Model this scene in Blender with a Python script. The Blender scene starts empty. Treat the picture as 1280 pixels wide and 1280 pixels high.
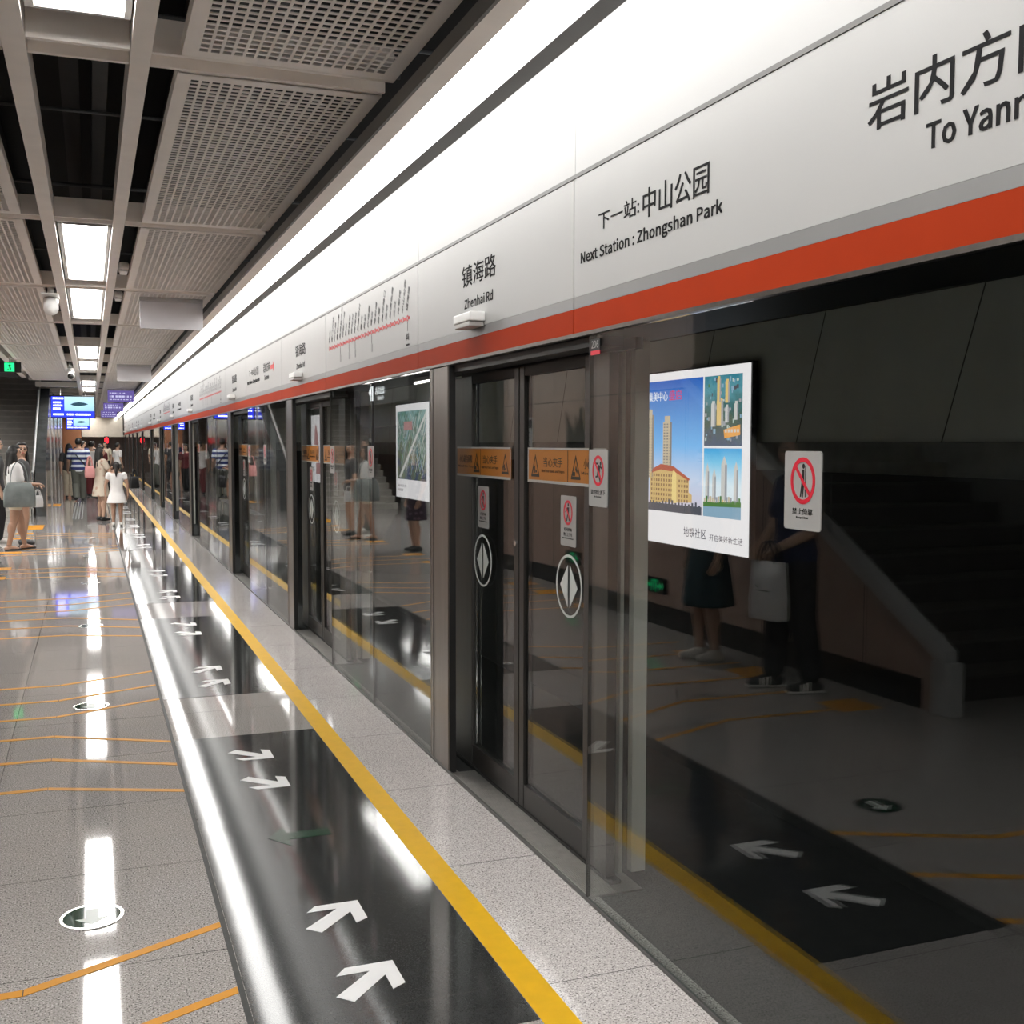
import bpy, math, random
from mathutils import Vector, Matrix
random.seed(7)
ROOT = bpy.context.scene.collection
class _Later:
    def __init__(s): s.lst = []
    def link(s, o): s.lst.append(o)
class _Col: pass
C = _Col(); C.objects = _Later()          # everything is linked at the end, so lettering and figures evaluate quickly
def evaluated(o):
    ROOT.objects.link(o); dg = bpy.context.evaluated_depsgraph_get()
    me = bpy.data.meshes.new_from_object(o.evaluated_get(dg), depsgraph=dg)
    ROOT.objects.unlink(o); return me
PI = math.pi

# ------------------------------------------------------------------ materials
def nt(name):
    m = bpy.data.materials.new(name); m.use_nodes = True
    n = m.node_tree.nodes; n.clear()
    o = n.new('ShaderNodeOutputMaterial')
    return m, n, m.node_tree.links, o

def mat(name, col, rough=0.5, metal=0.0, spec=0.5, vary=0.06, scale=6.0, bump=0.0, bscale=40.0, coat=0.0, stretch=None):
    m, n, l, o = nt(name)
    b = n.new('ShaderNodeBsdfPrincipled')
    b.inputs['Roughness'].default_value = rough
    b.inputs['Metallic'].default_value = metal
    b.inputs['Specular IOR Level'].default_value = spec
    b.inputs['Coat Weight'].default_value = coat
    tc = n.new('ShaderNodeTexCoord'); mp = n.new('ShaderNodeMapping')
    if stretch: mp.inputs['Scale'].default_value = stretch
    l.new(tc.outputs['Object'], mp.inputs['Vector'])
    nz = n.new('ShaderNodeTexNoise'); nz.inputs['Scale'].default_value = scale
    l.new(mp.outputs['Vector'], nz.inputs['Vector'])
    r = n.new('ShaderNodeMapRange')
    r.inputs['To Min'].default_value = 1 - vary; r.inputs['To Max'].default_value = 1 + vary
    r.inputs['From Min'].default_value = 0.25; r.inputs['From Max'].default_value = 0.75
    l.new(nz.outputs['Fac'], r.inputs['Value'])
    mx = n.new('ShaderNodeVectorMath'); mx.operation = 'SCALE'
    mx.inputs[0].default_value = col[:3]
    l.new(r.outputs['Result'], mx.inputs['Scale'])
    l.new(mx.outputs['Vector'], b.inputs['Base Color'])
    if bump:
        nb = n.new('ShaderNodeTexNoise'); nb.inputs['Scale'].default_value = bscale
        l.new(mp.outputs['Vector'], nb.inputs['Vector'])
        bp = n.new('ShaderNodeBump'); bp.inputs['Strength'].default_value = bump; bp.inputs['Distance'].default_value = 0.01
        l.new(nb.outputs['Fac'], bp.inputs['Height']); l.new(bp.outputs['Normal'], b.inputs['Normal'])
    l.new(b.outputs['BSDF'], o.inputs['Surface'])
    return m

def emit(name, col, s=1.0):
    m, n, l, o = nt(name)
    e = n.new('ShaderNodeEmission'); e.inputs['Color'].default_value = (*col, 1); e.inputs['Strength'].default_value = s
    l.new(e.outputs['Emission'], o.inputs['Surface'])
    return m

def emit_ramp(name, axis, z0, z1, stops, s=1.0, noise=0.0, nscale=8.0):
    """printed picture on a backlit sheet: colours of the print laid out along one axis"""
    m, n, l, o = nt(name)
    e = n.new('ShaderNodeEmission'); e.inputs['Strength'].default_value = s
    g = n.new('ShaderNodeNewGeometry'); sp = n.new('ShaderNodeSeparateXYZ')
    l.new(g.outputs['Position'], sp.inputs['Vector'])
    r = n.new('ShaderNodeMapRange'); r.inputs['From Min'].default_value = z0; r.inputs['From Max'].default_value = z1
    l.new(sp.outputs[axis], r.inputs['Value'])
    src = r.outputs['Result']
    if noise:
        nz = n.new('ShaderNodeTexNoise'); nz.inputs['Scale'].default_value = nscale; nz.inputs['Detail'].default_value = 6
        l.new(g.outputs['Position'], nz.inputs['Vector'])
        a = n.new('ShaderNodeMath'); a.operation = 'MULTIPLY_ADD'; a.inputs[1].default_value = noise; 
        l.new(nz.outputs['Fac'], a.inputs[0]); 
        b2 = n.new('ShaderNodeMath'); b2.operation = 'SUBTRACT'; b2.inputs[1].default_value = noise * 0.5
        l.new(src, b2.inputs[0]); l.new(b2.outputs[0], a.inputs[2]); src = a.outputs[0]
    cr = n.new('ShaderNodeValToRGB'); els = cr.color_ramp.elements
    while len(els) < len(stops): els.new(0.5)
    for el, (p, c) in zip(els, stops): el.position = p; el.color = (*c, 1)
    l.new(src, cr.inputs['Fac']); l.new(cr.outputs['Color'], e.inputs['Color'])
    l.new(e.outputs['Emission'], o.inputs['Surface'])
    return m

def glass(name, tint=(0.9, 0.93, 0.92), f0=0.062):
    m, n, l, o = nt(name)
    g = n.new('ShaderNodeNewGeometry')
    d = n.new('ShaderNodeVectorMath'); d.operation = 'DOT_PRODUCT'
    l.new(g.outputs['Incoming'], d.inputs[0]); l.new(g.outputs['Normal'], d.inputs[1])
    a = n.new('ShaderNodeMath'); a.operation = 'ABSOLUTE'; l.new(d.outputs['Value'], a.inputs[0])
    s = n.new('ShaderNodeMath'); s.operation = 'SUBTRACT'; s.inputs[0].default_value = 1; l.new(a.outputs[0], s.inputs[1])
    p = n.new('ShaderNodeMath'); p.operation = 'POWER'; p.inputs[1].default_value = 5; l.new(s.outputs[0], p.inputs[0])
    q = n.new('ShaderNodeMath'); q.operation = 'MULTIPLY_ADD'; q.inputs[1].default_value = 1 - f0; q.inputs[2].default_value = f0
    l.new(p.outputs[0], q.inputs[0])
    t = n.new('ShaderNodeBsdfTransparent'); t.inputs['Color'].default_value = (*tint, 1)
    r = n.new('ShaderNodeBsdfGlossy'); r.inputs['Roughness'].default_value = 0.0
    mx = n.new('ShaderNodeMixShader')
    l.new(q.outputs[0], mx.inputs['Fac']); l.new(t.outputs[0], mx.inputs[1]); l.new(r.outputs[0], mx.inputs[2])
    l.new(mx.outputs[0], o.inputs['Surface'])
    return m

def granite(name, lo, mid, hi, joints=None, rough=0.09, wav=0.0, sc=230.0):
    """speckled polished stone; joints = (x0, y0, pitch) of the slab grid"""
    m, n, l, o = nt(name)
    b = n.new('ShaderNodeBsdfPrincipled'); b.inputs['Roughness'].default_value = rough
    g = n.new('ShaderNodeNewGeometry')
    nz = n.new('ShaderNodeTexNoise'); nz.inputs['Scale'].default_value = sc; nz.inputs['Detail'].default_value = 3
    l.new(g.outputs['Position'], nz.inputs['Vector'])
    cr = n.new('ShaderNodeValToRGB'); e = cr.color_ramp.elements
    e.new(0.5); e.new(0.5)
    for el, (p, c) in zip(e, ((0.36, lo), (0.44, mid), (0.56, mid), (0.66, hi))): el.position = p; el.color = (*c, 1)
    l.new(nz.outputs['Fac'], cr.inputs['Fac'])
    col = cr.outputs['Color']
    big = n.new('ShaderNodeTexNoise'); big.inputs['Scale'].default_value = 1.3
    l.new(g.outputs['Position'], big.inputs['Vector'])
    rr = n.new('ShaderNodeMapRange'); rr.inputs['To Min'].default_value = 0.9; rr.inputs['To Max'].default_value = 1.1
    l.new(big.outputs['Fac'], rr.inputs['Value'])
    vm = n.new('ShaderNodeVectorMath'); vm.operation = 'SCALE'
    l.new(col, vm.inputs[0]); l.new(rr.outputs['Result'], vm.inputs['Scale']); col = vm.outputs['Vector']
    if joints:
        sp = n.new('ShaderNodeSeparateXYZ'); l.new(g.outputs['Position'], sp.inputs['Vector'])
        ds = []
        for ax, off, pit in (('X', joints[0], joints[2]), ('Y', joints[1], joints[3])):
            a = n.new('ShaderNodeMath'); a.operation = 'SUBTRACT'; a.inputs[1].default_value = off - pit / 2 + 100 * pit * -1
            l.new(sp.outputs[ax], a.inputs[0])
            f = n.new('ShaderNodeMath'); f.operation = 'FLOORED_MODULO'; f.inputs[1].default_value = pit; l.new(a.outputs[0], f.inputs[0])
            s = n.new('ShaderNodeMath'); s.operation = 'SUBTRACT'; s.inputs[1].default_value = pit / 2; l.new(f.outputs[0], s.inputs[0])
            ab = n.new('ShaderNodeMath'); ab.operation = 'ABSOLUTE'; l.new(s.outputs[0], ab.inputs[0]); ds.append(ab.outputs[0])
        mn = n.new('ShaderNodeMath'); mn.operation = 'MINIMUM'; l.new(ds[0], mn.inputs[0]); l.new(ds[1], mn.inputs[1])
        lt = n.new('ShaderNodeMath'); lt.operation = 'LESS_THAN'; lt.inputs[1].default_value = 0.0016; l.new(mn.outputs[0], lt.inputs[0])
        mx = n.new('ShaderNodeMix'); mx.data_type = 'RGBA'; mx.inputs['B'].default_value = (0.05, 0.048, 0.045, 1)
        l.new(lt.outputs[0], mx.inputs['Factor']); l.new(col, mx.inputs['A']); col = mx.outputs['Result']
    l.new(col, b.inputs['Base Color'])
    if wav:
        w = n.new('ShaderNodeTexNoise'); w.inputs['Scale'].default_value = 2.2
        l.new(g.outputs['Position'], w.inputs['Vector'])
        bp = n.new('ShaderNodeBump'); bp.inputs['Strength'].default_value = wav; bp.inputs['Distance'].default_value = 0.01
        l.new(w.outputs['Fac'], bp.inputs['Height']); l.new(bp.outputs['Normal'], b.inputs['Normal'])
    l.new(b.outputs['BSDF'], o.inputs['Surface'])
    return m

def cladding(name, base, seam_z, rough=0.25, pit=1.2, slant=0.0):
    """wall panels with thin dark joints along y and one level seam"""
    m, n, l, o = nt(name)
    b = n.new('ShaderNodeBsdfPrincipled'); b.inputs['Roughness'].default_value = rough
    g = n.new('ShaderNodeNewGeometry'); sp = n.new('ShaderNodeSeparateXYZ'); l.new(g.outputs['Position'], sp.inputs['Vector'])
    k = n.new('ShaderNodeMath'); k.operation = 'MULTIPLY_ADD'; k.inputs[1].default_value = slant
    l.new(sp.outputs['Z'], k.inputs[0]); l.new(sp.outputs['Y'], k.inputs[2])
    f = n.new('ShaderNodeMath'); f.operation = 'FLOORED_MODULO'; f.inputs[1].default_value = pit; l.new(k.outputs[0], f.inputs[0])
    lt = n.new('ShaderNodeMath'); lt.operation = 'LESS_THAN'; lt.inputs[1].default_value = 0.012; l.new(f.outputs[0], lt.inputs[0])
    s = n.new('ShaderNodeMath'); s.operation = 'SUBTRACT'; s.inputs[1].default_value = seam_z; l.new(sp.outputs['Z'], s.inputs[0])
    ab = n.new('ShaderNodeMath'); ab.operation = 'ABSOLUTE'; l.new(s.outputs[0], ab.inputs[0])
    l2 = n.new('ShaderNodeMath'); l2.operation = 'LESS_THAN'; l2.inputs[1].default_value = 0.007; l.new(ab.outputs[0], l2.inputs[0])
    mxm = n.new('ShaderNodeMath'); mxm.operation = 'MAXIMUM'; l.new(lt.outputs[0], mxm.inputs[0]); l.new(l2.outputs[0], mxm.inputs[1])
    nz = n.new('ShaderNodeTexNoise'); nz.inputs['Scale'].default_value = 3.0; l.new(g.outputs['Position'], nz.inputs['Vector'])
    r = n.new('ShaderNodeMapRange'); r.inputs['To Min'].default_value = 0.88; r.inputs['To Max'].default_value = 1.12; l.new(nz.outputs['Fac'], r.inputs['Value'])
    v = n.new('ShaderNodeVectorMath'); v.operation = 'SCALE'; v.inputs[0].default_value = base; l.new(r.outputs['Result'], v.inputs['Scale'])
    mx = n.new('ShaderNodeMix'); mx.data_type = 'RGBA'; mx.inputs['B'].default_value = (base[0] * .15, base[1] * .15, base[2] * .15, 1)
    l.new(mxm.outputs[0], mx.inputs['Factor']); l.new(v.outputs['Vector'], mx.inputs['A'])
    l.new(mx.outputs['Result'], b.inputs['Base Color']); l.new(b.outputs['BSDF'], o.inputs['Surface'])
    return m

LAMP = 22.0
STRIP = 8.0
M = dict(
    floor=granite('speckled granite', (.07, .065, .06), (.40, .375, .36), (.68, .65, .63), (-0.442, 4.44, 0.828, 0.828), rough=0.045, wav=0.02, sc=170.0),
    floor_edge=granite('pale speckled granite', (.18, .165, .16), (.62, .58, .565), (.88, .85, .83), (1.2, 5.02, 5.0, 1.0), rough=0.08, sc=170.0),
    black_stone=granite('polished black stone', (.022, .024, .024), (.036, .038, .038), (.055, .057, .057), (-3.0, 5.02, 5.0, 0.98), rough=0.08, wav=0.05),
    dark_granite=granite('dark speckled granite', (.02, .02, .02), (.07, .07, .068), (.16, .155, .15), rough=0.25),
    yellow=mat('yellow safety paint', (.80, .46, .010), .4, spec=.3, vary=.05, scale=20),
    orange=mat('orange inlay', (.62, .265, .008), .5, spec=.25, vary=.05, scale=15),
    arrow=mat('white floor vinyl', (.80, .80, .80), .35, vary=.03),
    gap=mat('dark joint filler', (.03, .032, .03), .6, vary=.3, scale=30),
    steel=mat('brushed stainless steel', (.22, .20, .182), .32, .9, vary=.12, scale=30, stretch=(1, 1, .05)),
    steel_dk=mat('dark brushed steel', (.075, .072, .07), .32, .5, vary=.12, scale=30, stretch=(1, 1, .05)),
    sill=mat('ribbed steel sill', (.42, .41, .39), .35, .9, vary=.1, scale=25),
    stile=mat('black brown door frame', (.022, .020, .019), .35),
    column_paint=mat('pale grey painted steel', (.80, .76, .71), .5),
    black=mat('black rubber', (.012, .012, .012), .5),
    black_gloss=mat('black gloss panel', (.012, .012, .013), .12),
    glass=glass('clear platform glass'),
    fascia=mat('white satin panel', (.425, .425, .42), .42, spec=.3, vary=.02, scale=2),
    grey_band=mat('grey band', (.23, .23, .23), .35, vary=.02),
    red=mat('orange red band', (.36, .032, .004), .6, spec=.08, vary=.03),
    letter=mat('dark grey lettering', (.016, .016, .017), .8, spec=.1),
    letter_soft=mat('soft grey lettering', (.19, .19, .195), .8, spec=.1),
    letter_red=mat('red lettering', (.55, .03, .03), .5),
    seam=mat('dark seam', (.10, .10, .095), .4),
    beam=mat('beige grey metal beam', (.92, .87, .82), .45, vary=.04),
    perf=mat('perforated grey metal', (.94, .90, .86), .45, vary=.03),
    plenum=mat('dark ceiling void', (.008, .009, .010), .8),
    pipe=mat('dull galvanised pipe', (.10, .105, .11), .5, .3),
    duct=mat('dull black duct', (.022, .023, .024), .6, bump=.2, bscale=6),
    lamp=emit('lamp diffuser', (1.0, .975, .94), LAMP),
    strip=emit('edge lamp diffuser', (1.0, .985, .955), STRIP),
    strip_back=emit('edge lamp rear diffuser', (1.0, .985, .955), STRIP * 1.7),
    trimw=mat('grey lamp housing', (.42, .41, .40), .4),
    dtrim=mat('dark lamp housing', (.10, .098, .095), .5),
    white=mat('white plastic', (.78, .78, .77), .35, vary=.03),
    sign_white=mat('white sign plate', (.36, .36, .35), .4, vary=.02),
    sign_red=mat('sign red', (.62, .018, .04), .4),
    sign_black=mat('sign black', (.012, .012, .012), .5),
    sign_orange=mat('sign orange', (.38, .135, .012), .4, vary=.03),
    decal=mat('pale frosted decal', (.62, .66, .64), .4),
    brown=cladding('brown enamel panels', (.42, .30, .25), 2.13),
    brown_far=mat('orange brown panel', (.36, .15, .07), .4),
    grey_panel=cladding('grey slanted panels', (.30, .31, .30), -5, pit=1.25, slant=-0.45),
    tunnel=cladding('tunnel lining', (.72, .75, .71), 2.6, rough=.7, pit=1.5, slant=0.35),
    mid_shade_band=mat('painted mid shade', (.20, .205, .195), .8, vary=.2),  # middle step of the light fall-off painted on the tunnel wall
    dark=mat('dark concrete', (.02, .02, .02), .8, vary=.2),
    baseb=mat('black skirting', (.012, .012, .012), .3),
    beige=mat('beige bulkhead', (.55, .50, .42), .5),
    stone_gloss=mat('dark polished stone', (.085, .09, .09), .12, vary=.3, scale=4),
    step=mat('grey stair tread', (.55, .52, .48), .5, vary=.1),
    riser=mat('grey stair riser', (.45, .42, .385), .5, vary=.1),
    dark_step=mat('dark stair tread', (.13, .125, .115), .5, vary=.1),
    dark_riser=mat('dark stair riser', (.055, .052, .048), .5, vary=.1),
    rail=mat('polished steel rail', (.75, .75, .74), .18, 1.0),
    rail_grey=mat('light grey stair coping', (.45, .46, .46), .35),
    green_em=emit('green exit light', (.02, .75, .22), 1.6),
    green_dim=emit('dim green exit light', (.01, .70, .22), 1.0),
    white_em=emit('white sign light', (.9, .95, .95), 3.0),
    red_em=emit('red signal light', (1.0, .02, .03), 2.6),
    blue_em=emit('blue screen', (.03, .05, .95), 1.5),
    screen_em=emit_ramp('pale blue screen', 'Z', 2.2, 3.0, ((0, (.25, .5, .8)), (.5, (.45, .75, .95)), (1, (.6, .85, 1.0))), 1.1, .5, 3),
    screen_dk=emit('dark shape on screen', (.06, .14, .20), .6),
    purple=emit('purple sign face', (.16, .12, .38), .8),
    lav=emit('lavender letters', (.60, .58, .85), .9),
    pane=mat('pale grey acrylic', (.62, .61, .64), .25, vary=.05),
    frame_alu=mat('aluminium edging', (.6, .6, .6), .3, .8),
    skin=mat('skin', (.50, .31, .22), .5, vary=.05),
    skin2=mat('tanned skin', (.40, .235, .16), .5, vary=.05),
    lips=mat('lips', (.42, .13, .11), .45),
    eye=mat('dark eyes', (.02, .015, .012), .3),
    hair=mat('black hair', (.010, .008, .007), .55, vary=.4, scale=60),
    tee_white=mat('white cotton', (.74, .72, .71), .8, bump=.25, bscale=18),
    tee_grey=mat('charcoal cotton', (.055, .055, .058), .85, bump=.25, bscale=18),
    tee_navy=mat('navy cotton', (.012, .022, .085), .85, bump=.25, bscale=18),
    cream=mat('cream cloth', (.66, .58, .45), .8, bump=.3, bscale=14),
    khaki=mat('grey green trousers', (.13, .135, .115), .85, bump=.3, bscale=14),
    trouser=mat('black trousers', (.014, .014, .017), .85, bump=.3, bscale=14),
    maroon=mat('maroon cloth', (.15, .025, .03), .85, bump=.3, bscale=14),
    teal_skirt=mat('dark teal skirt', (.018, .05, .065), .85, bump=.3, bscale=14),
    shoe_w=mat('white trainers', (.66, .64, .60), .6),
    shoe_b=mat('black shoes', (.014, .014, .015), .45),
    bag_grey=mat('grey green canvas bag', (.175, .195, .19), .8, vary=.25, scale=7, bump=.2, bscale=30),
    bag_white=mat('white paper bag', (.70, .70, .70), .6, vary=.03),
    bag_black=mat('black leather bag', (.012, .012, .013), .4),
    bag_pink=mat('pink cloth bag', (.62, .28, .27), .7),
    disc=mat('dark green glass', (.004, .040, .022), .04),
    faded_green=mat('faded green vinyl', (.012, .055, .030), .15),
)

def stripes(name):
    m, n, l, o = nt(name)
    b = n.new('ShaderNodeBsdfPrincipled'); b.inputs['Roughness'].default_value = .85
    g = n.new('ShaderNodeTexCoord'); sp = n.new('ShaderNodeSeparateXYZ'); l.new(g.outputs['Object'], sp.inputs['Vector'])
    f = n.new('ShaderNodeMath'); f.operation = 'FLOORED_MODULO'; f.inputs[1].default_value = .138; l.new(sp.outputs['Z'], f.inputs[0])
    lt = n.new('ShaderNodeMath'); lt.operation = 'LESS_THAN'; lt.inputs[1].default_value = .062; l.new(f.outputs[0], lt.inputs[0])
    mx = n.new('ShaderNodeMix'); mx.data_type = 'RGBA'
    mx.inputs['A'].default_value = (.03, .045, .17, 1); mx.inputs['B'].default_value = (.68, .74, .78, 1)
    l.new(lt.outputs[0], mx.inputs['Factor']); l.new(mx.outputs['Result'], b.inputs['Base Color']); l.new(b.outputs['BSDF'], o.inputs['Surface'])
    return m
M['striped'] = stripes('navy and white stripes')

def blotch(name, a, c, sc):
    m, n, l, o = nt(name)
    b = n.new('ShaderNodeBsdfPrincipled'); b.inputs['Roughness'].default_value = .85
    g = n.new('ShaderNodeTexCoord'); v = n.new('ShaderNodeTexVoronoi'); v.inputs['Scale'].default_value = sc
    l.new(g.outputs['Object'], v.inputs['Vector'])
    cr = n.new('ShaderNodeValToRGB'); cr.color_ramp.elements[0].position = .25; cr.color_ramp.elements[1].position = .4
    cr.color_ramp.elements[0].color = (*c, 1); cr.color_ramp.elements[1].color = (*a, 1)
    l.new(v.outputs['Distance'], cr.inputs['Fac']); l.new(cr.outputs['Color'], b.inputs['Base Color']); l.new(b.outputs['BSDF'], o.inputs['Surface'])
    return m
M['patterned'] = blotch('dark patterned cloth', (.03, .02, .035), (.20, .13, .19), 14)
M['floral'] = blotch('pale floral cloth', (.62, .54, .44), (.50, .32, .24), 9)

# ------------------------------------------------------------------ mesh helper
class MB:
    def __init__(s): s.v, s.f, s.m, s.mats = [], [], [], []
    def mi(s, mt):
        if isinstance(mt, str): mt = M[mt]
        if mt not in s.mats: s.mats.append(mt)
        return s.mats.index(mt)
    def add(s, vs, fs, mt):
        k = s.mi(mt); b = len(s.v)
        s.v += [tuple(v) for v in vs]
        for f in fs: s.f.append(tuple(b + i for i in f)); s.m.append(k)
        return s
    def box(s, x0, x1, y0, y1, z0, z1, mt, bev=0.0):
        if bev <= 0:
            vs = [(x, y, z) for x in (x0, x1) for y in (y0, y1) for z in (z0, z1)]
            return s.add(vs, [(0, 1, 3, 2), (4, 6, 7, 5), (0, 4, 5, 1), (2, 3, 7, 6), (0, 2, 6, 4), (1, 5, 7, 3)], mt)
        b = min(bev, (x1 - x0) / 2.01, (y1 - y0) / 2.01, (z1 - z0) / 2.01)
        import bmesh
        bm = bmesh.new(); bmesh.ops.create_cube(bm, size=1)
        for v in bm.verts: v.co = Vector(((x0 + x1) / 2 + v.co.x * (x1 - x0), (y0 + y1) / 2 + v.co.y * (y1 - y0), (z0 + z1) / 2 + v.co.z * (z1 - z0)))
        bmesh.ops.bevel(bm, geom=bm.edges[:], offset=b, segments=2, affect='EDGES', profile=.5)
        bm.verts.index_update()
        s.add([v.co[:] for v in bm.verts], [[v.index for v in f.verts] for f in bm.faces], mt); bm.free()
        return s
    def prism(s, poly, fn, d, mt):
        """poly in 2D, fn(u, v, w) -> 3D; extruded w from 0 to d"""
        n = len(poly)
        vs = [fn(u, v, 0) for u, v in poly] + [fn(u, v, d) for u, v in poly]
        fs = [tuple(range(n)), tuple(range(2 * n - 1, n - 1, -1))] + [(i, i + n, (i + 1) % n + n, (i + 1) % n) for i in range(n)]
        return s.add(vs, fs, mt)
    def ring(s, c, r0, r1, fn, d, mt, n=40, ar=1.0):
        vs = []
        for w in (0, d):
            for r in (r0, r1):
                for i in range(n):
                    a = 2 * PI * i / n; vs.append(fn(c[0] + r * ar * math.cos(a), c[1] + r * math.sin(a), w))
        fs = []
        for i in range(n):
            j = (i + 1) % n
            fs += [(i, j, n + j, n + i), (2 * n + i, 3 * n + i, 3 * n + j, 2 * n + j), (i, 2 * n + i, 2 * n + j, j), (n + i, n + j, 3 * n + j, 3 * n + i)]
        return s.add(vs, fs, mt)
    def disc(s, c, r, fn, d, mt, n=40, ar=1.0):
        return s.prism([(c[0] + r * ar * math.cos(2 * PI * i / n), c[1] + r * math.sin(2 * PI * i / n)) for i in range(n)], fn, d, mt)
    def cap(s, p0, r0, p1, r1, mt, n=12, k=4):
        p0, p1 = Vector(p0), Vector(p1); d = (p1 - p0)
        L = d.length or 1e-6; d = d / L
        a = d.orthogonal().normalized(); b = d.cross(a)
        rings = []
        for i in range(k):
            t = PI / 2 * (1 - i / k); rings.append((p0 - d * r0 * math.sin(t), r0 * math.cos(t)))
        rings.append((p0, r0)); rings.append((p1, r1))
        for i in range(1, k + 1):
            t = PI / 2 * i / k; rings.append((p1 + d * r1 * math.sin(t), r1 * math.cos(t)))
        vs = [tuple(c + (a * math.cos(2 * PI * j / n) + b * math.sin(2 * PI * j / n)) * max(r, 1e-4)) for c, r in rings for j in range(n)]
        m_ = len(rings)
        fs = [(i * n + j, i * n + (j + 1) % n, (i + 1) * n + (j + 1) % n, (i + 1) * n + j) for i in range(m_ - 1) for j in range(n)]
        fs += [tuple(range(n - 1, -1, -1)), tuple(range((m_ - 1) * n, m_ * n))]
        return s.add(vs, fs, mt)
    def tube(s, pts, r, mt, n=10):
        pts = [Vector(p) for p in pts]; vs = []; a = None
        for i, p in enumerate(pts):
            d = (pts[min(i + 1, len(pts) - 1)] - pts[max(i - 1, 0)]).normalized()
            a = d.orthogonal().normalized() if a is None else (a - d * a.dot(d)).normalized()
            b = d.cross(a)
            vs += [tuple(p + (a * math.cos(2 * PI * j / n) + b * math.sin(2 * PI * j / n)) * r) for j in range(n)]
        m_ = len(pts)
        fs = [(i * n + j, i * n + (j + 1) % n, (i + 1) * n + (j + 1) % n, (i + 1) * n + j) for i in range(m_ - 1) for j in range(n)]
        fs += [tuple(range(n - 1, -1, -1)), tuple(range((m_ - 1) * n, m_ * n))]
        return s.add(vs, fs, mt)
    def ell(s, c, r, mt, n=16, k=10, rot=None):
        vs = []; c = Vector(c)
        for i in range(k + 1):
            t = PI * i / k
            for j in range(n):
                a = 2 * PI * j / n
                p = Vector((r[0] * math.sin(t) * math.cos(a), r[1] * math.sin(t) * math.sin(a), r[2] * math.cos(t)))
                if rot: p = rot @ p
                vs.append(tuple(c + p))
        fs = [(i * n + j, (i + 1) * n + j, (i + 1) * n + (j + 1) % n, i * n + (j + 1) % n) for i in range(k) for j in range(n)]
        return s.add(vs, fs, mt)
    def loft(s, rings, mt, n=24, fold=0.0, nf=9):
        """rings of (cx, cy, z, rx, ry)"""
        vs = []
        for q, (cx, cy, z, rx, ry) in enumerate(rings):
            w = fold * q / max(1, len(rings) - 1)
            for j in range(n):
                a = 2 * PI * j / n; k = 1 + w * math.sin(nf * a + .7 * q)
                vs.append((cx + rx * k * math.cos(a), cy + ry * k * math.sin(a), z))
        m_ = len(rings)
        fs = [(i * n + j, i * n + (j + 1) % n, (i + 1) * n + (j + 1) % n, (i + 1) * n + j) for i in range(m_ - 1) for j in range(n)]
        fs += [tuple(range(n - 1, -1, -1)), tuple(range((m_ - 1) * n, m_ * n))]
        return s.add(vs, fs, mt)
    def text(s, body, fn, w, h, mt, d=0.0008, bold=0.0, left=0.0):
        """lettering scaled to w x h; fn(u, v, t) -> 3D"""
        tv, tf = text_mesh(body)
        x0 = min(v[0] for v in tv); x1 = max(v[0] for v in tv); y0 = min(v[1] for v in tv); y1 = max(v[1] for v in tv)
        sx = w / (x1 - x0); sy = h / (y1 - y0)
        for q in ((-1, 0, 1) if bold else (0,)):
            for r in ((-1, 1) if bold and body.isascii() else (0,)):
                s.add([fn(left + (v[0] - x0) * sx + q * bold * h, (v[1] - y0) * sy + r * bold * h * .5, (d if v[2] > 0 else 0) + (q + 1) * 2e-5 + (r + 1) * 1e-5) for v in tv], tf, mt)
        return s
    def build(s, name, parent=None, smooth=False, origin=None, wmat=None):
        me = bpy.data.meshes.new(name)
        if parent is not None:
            org = Vector(); q_ = parent
            while q_ is not None: org = org + q_.location; q_ = q_.parent
        elif origin is not None: org = Vector(origin)
        else:
            xs, ys, zs = zip(*s.v); org = Vector(((min(xs) + max(xs)) / 2, (min(ys) + max(ys)) / 2, min(zs)))
        me.from_pydata([(v[0] - org.x, v[1] - org.y, v[2] - org.z) for v in s.v], [], s.f)
        for m_ in s.mats: me.materials.append(m_)
        me.polygons.foreach_set('material_index', s.m)
        if smooth: me.polygons.foreach_set('use_smooth', [True] * len(s.f))
        me.update()
        import bmesh
        bm = bmesh.new(); bm.from_mesh(me); bmesh.ops.recalc_face_normals(bm, faces=bm.faces); bm.to_mesh(me); bm.free()
        o = bpy.data.objects.new(name, me); C.objects.link(o)
        if parent is not None: o.parent = parent
        else: o.location = org
        return o

_tc = {}
import os
try: LATIN = bpy.data.fonts.load(os.path.join(bpy.utils.system_resource('DATAFILES'), 'fonts', 'Noto Sans CJK Regular.woff2'))
except Exception: LATIN = None
def text_mesh(body, bold=0.0):
    if (body, bold) in _tc: return _tc[(body, bold)]
    c = bpy.data.curves.new('t', 'FONT'); c.body = body; c.size = 1; c.extrude = .01; c.resolution_u = 2; c.offset = 0
    if LATIN and body.isascii(): c.font = LATIN
    o = bpy.data.objects.new('t', c); me = evaluated(o)
    r = ([tuple(v.co) for v in me.vertices], [tuple(p.vertices) for p in me.polygons])
    bpy.data.objects.remove(o); bpy.data.curves.remove(c); bpy.data.meshes.remove(me)
    _tc[(body, bold)] = r
    return r

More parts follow.
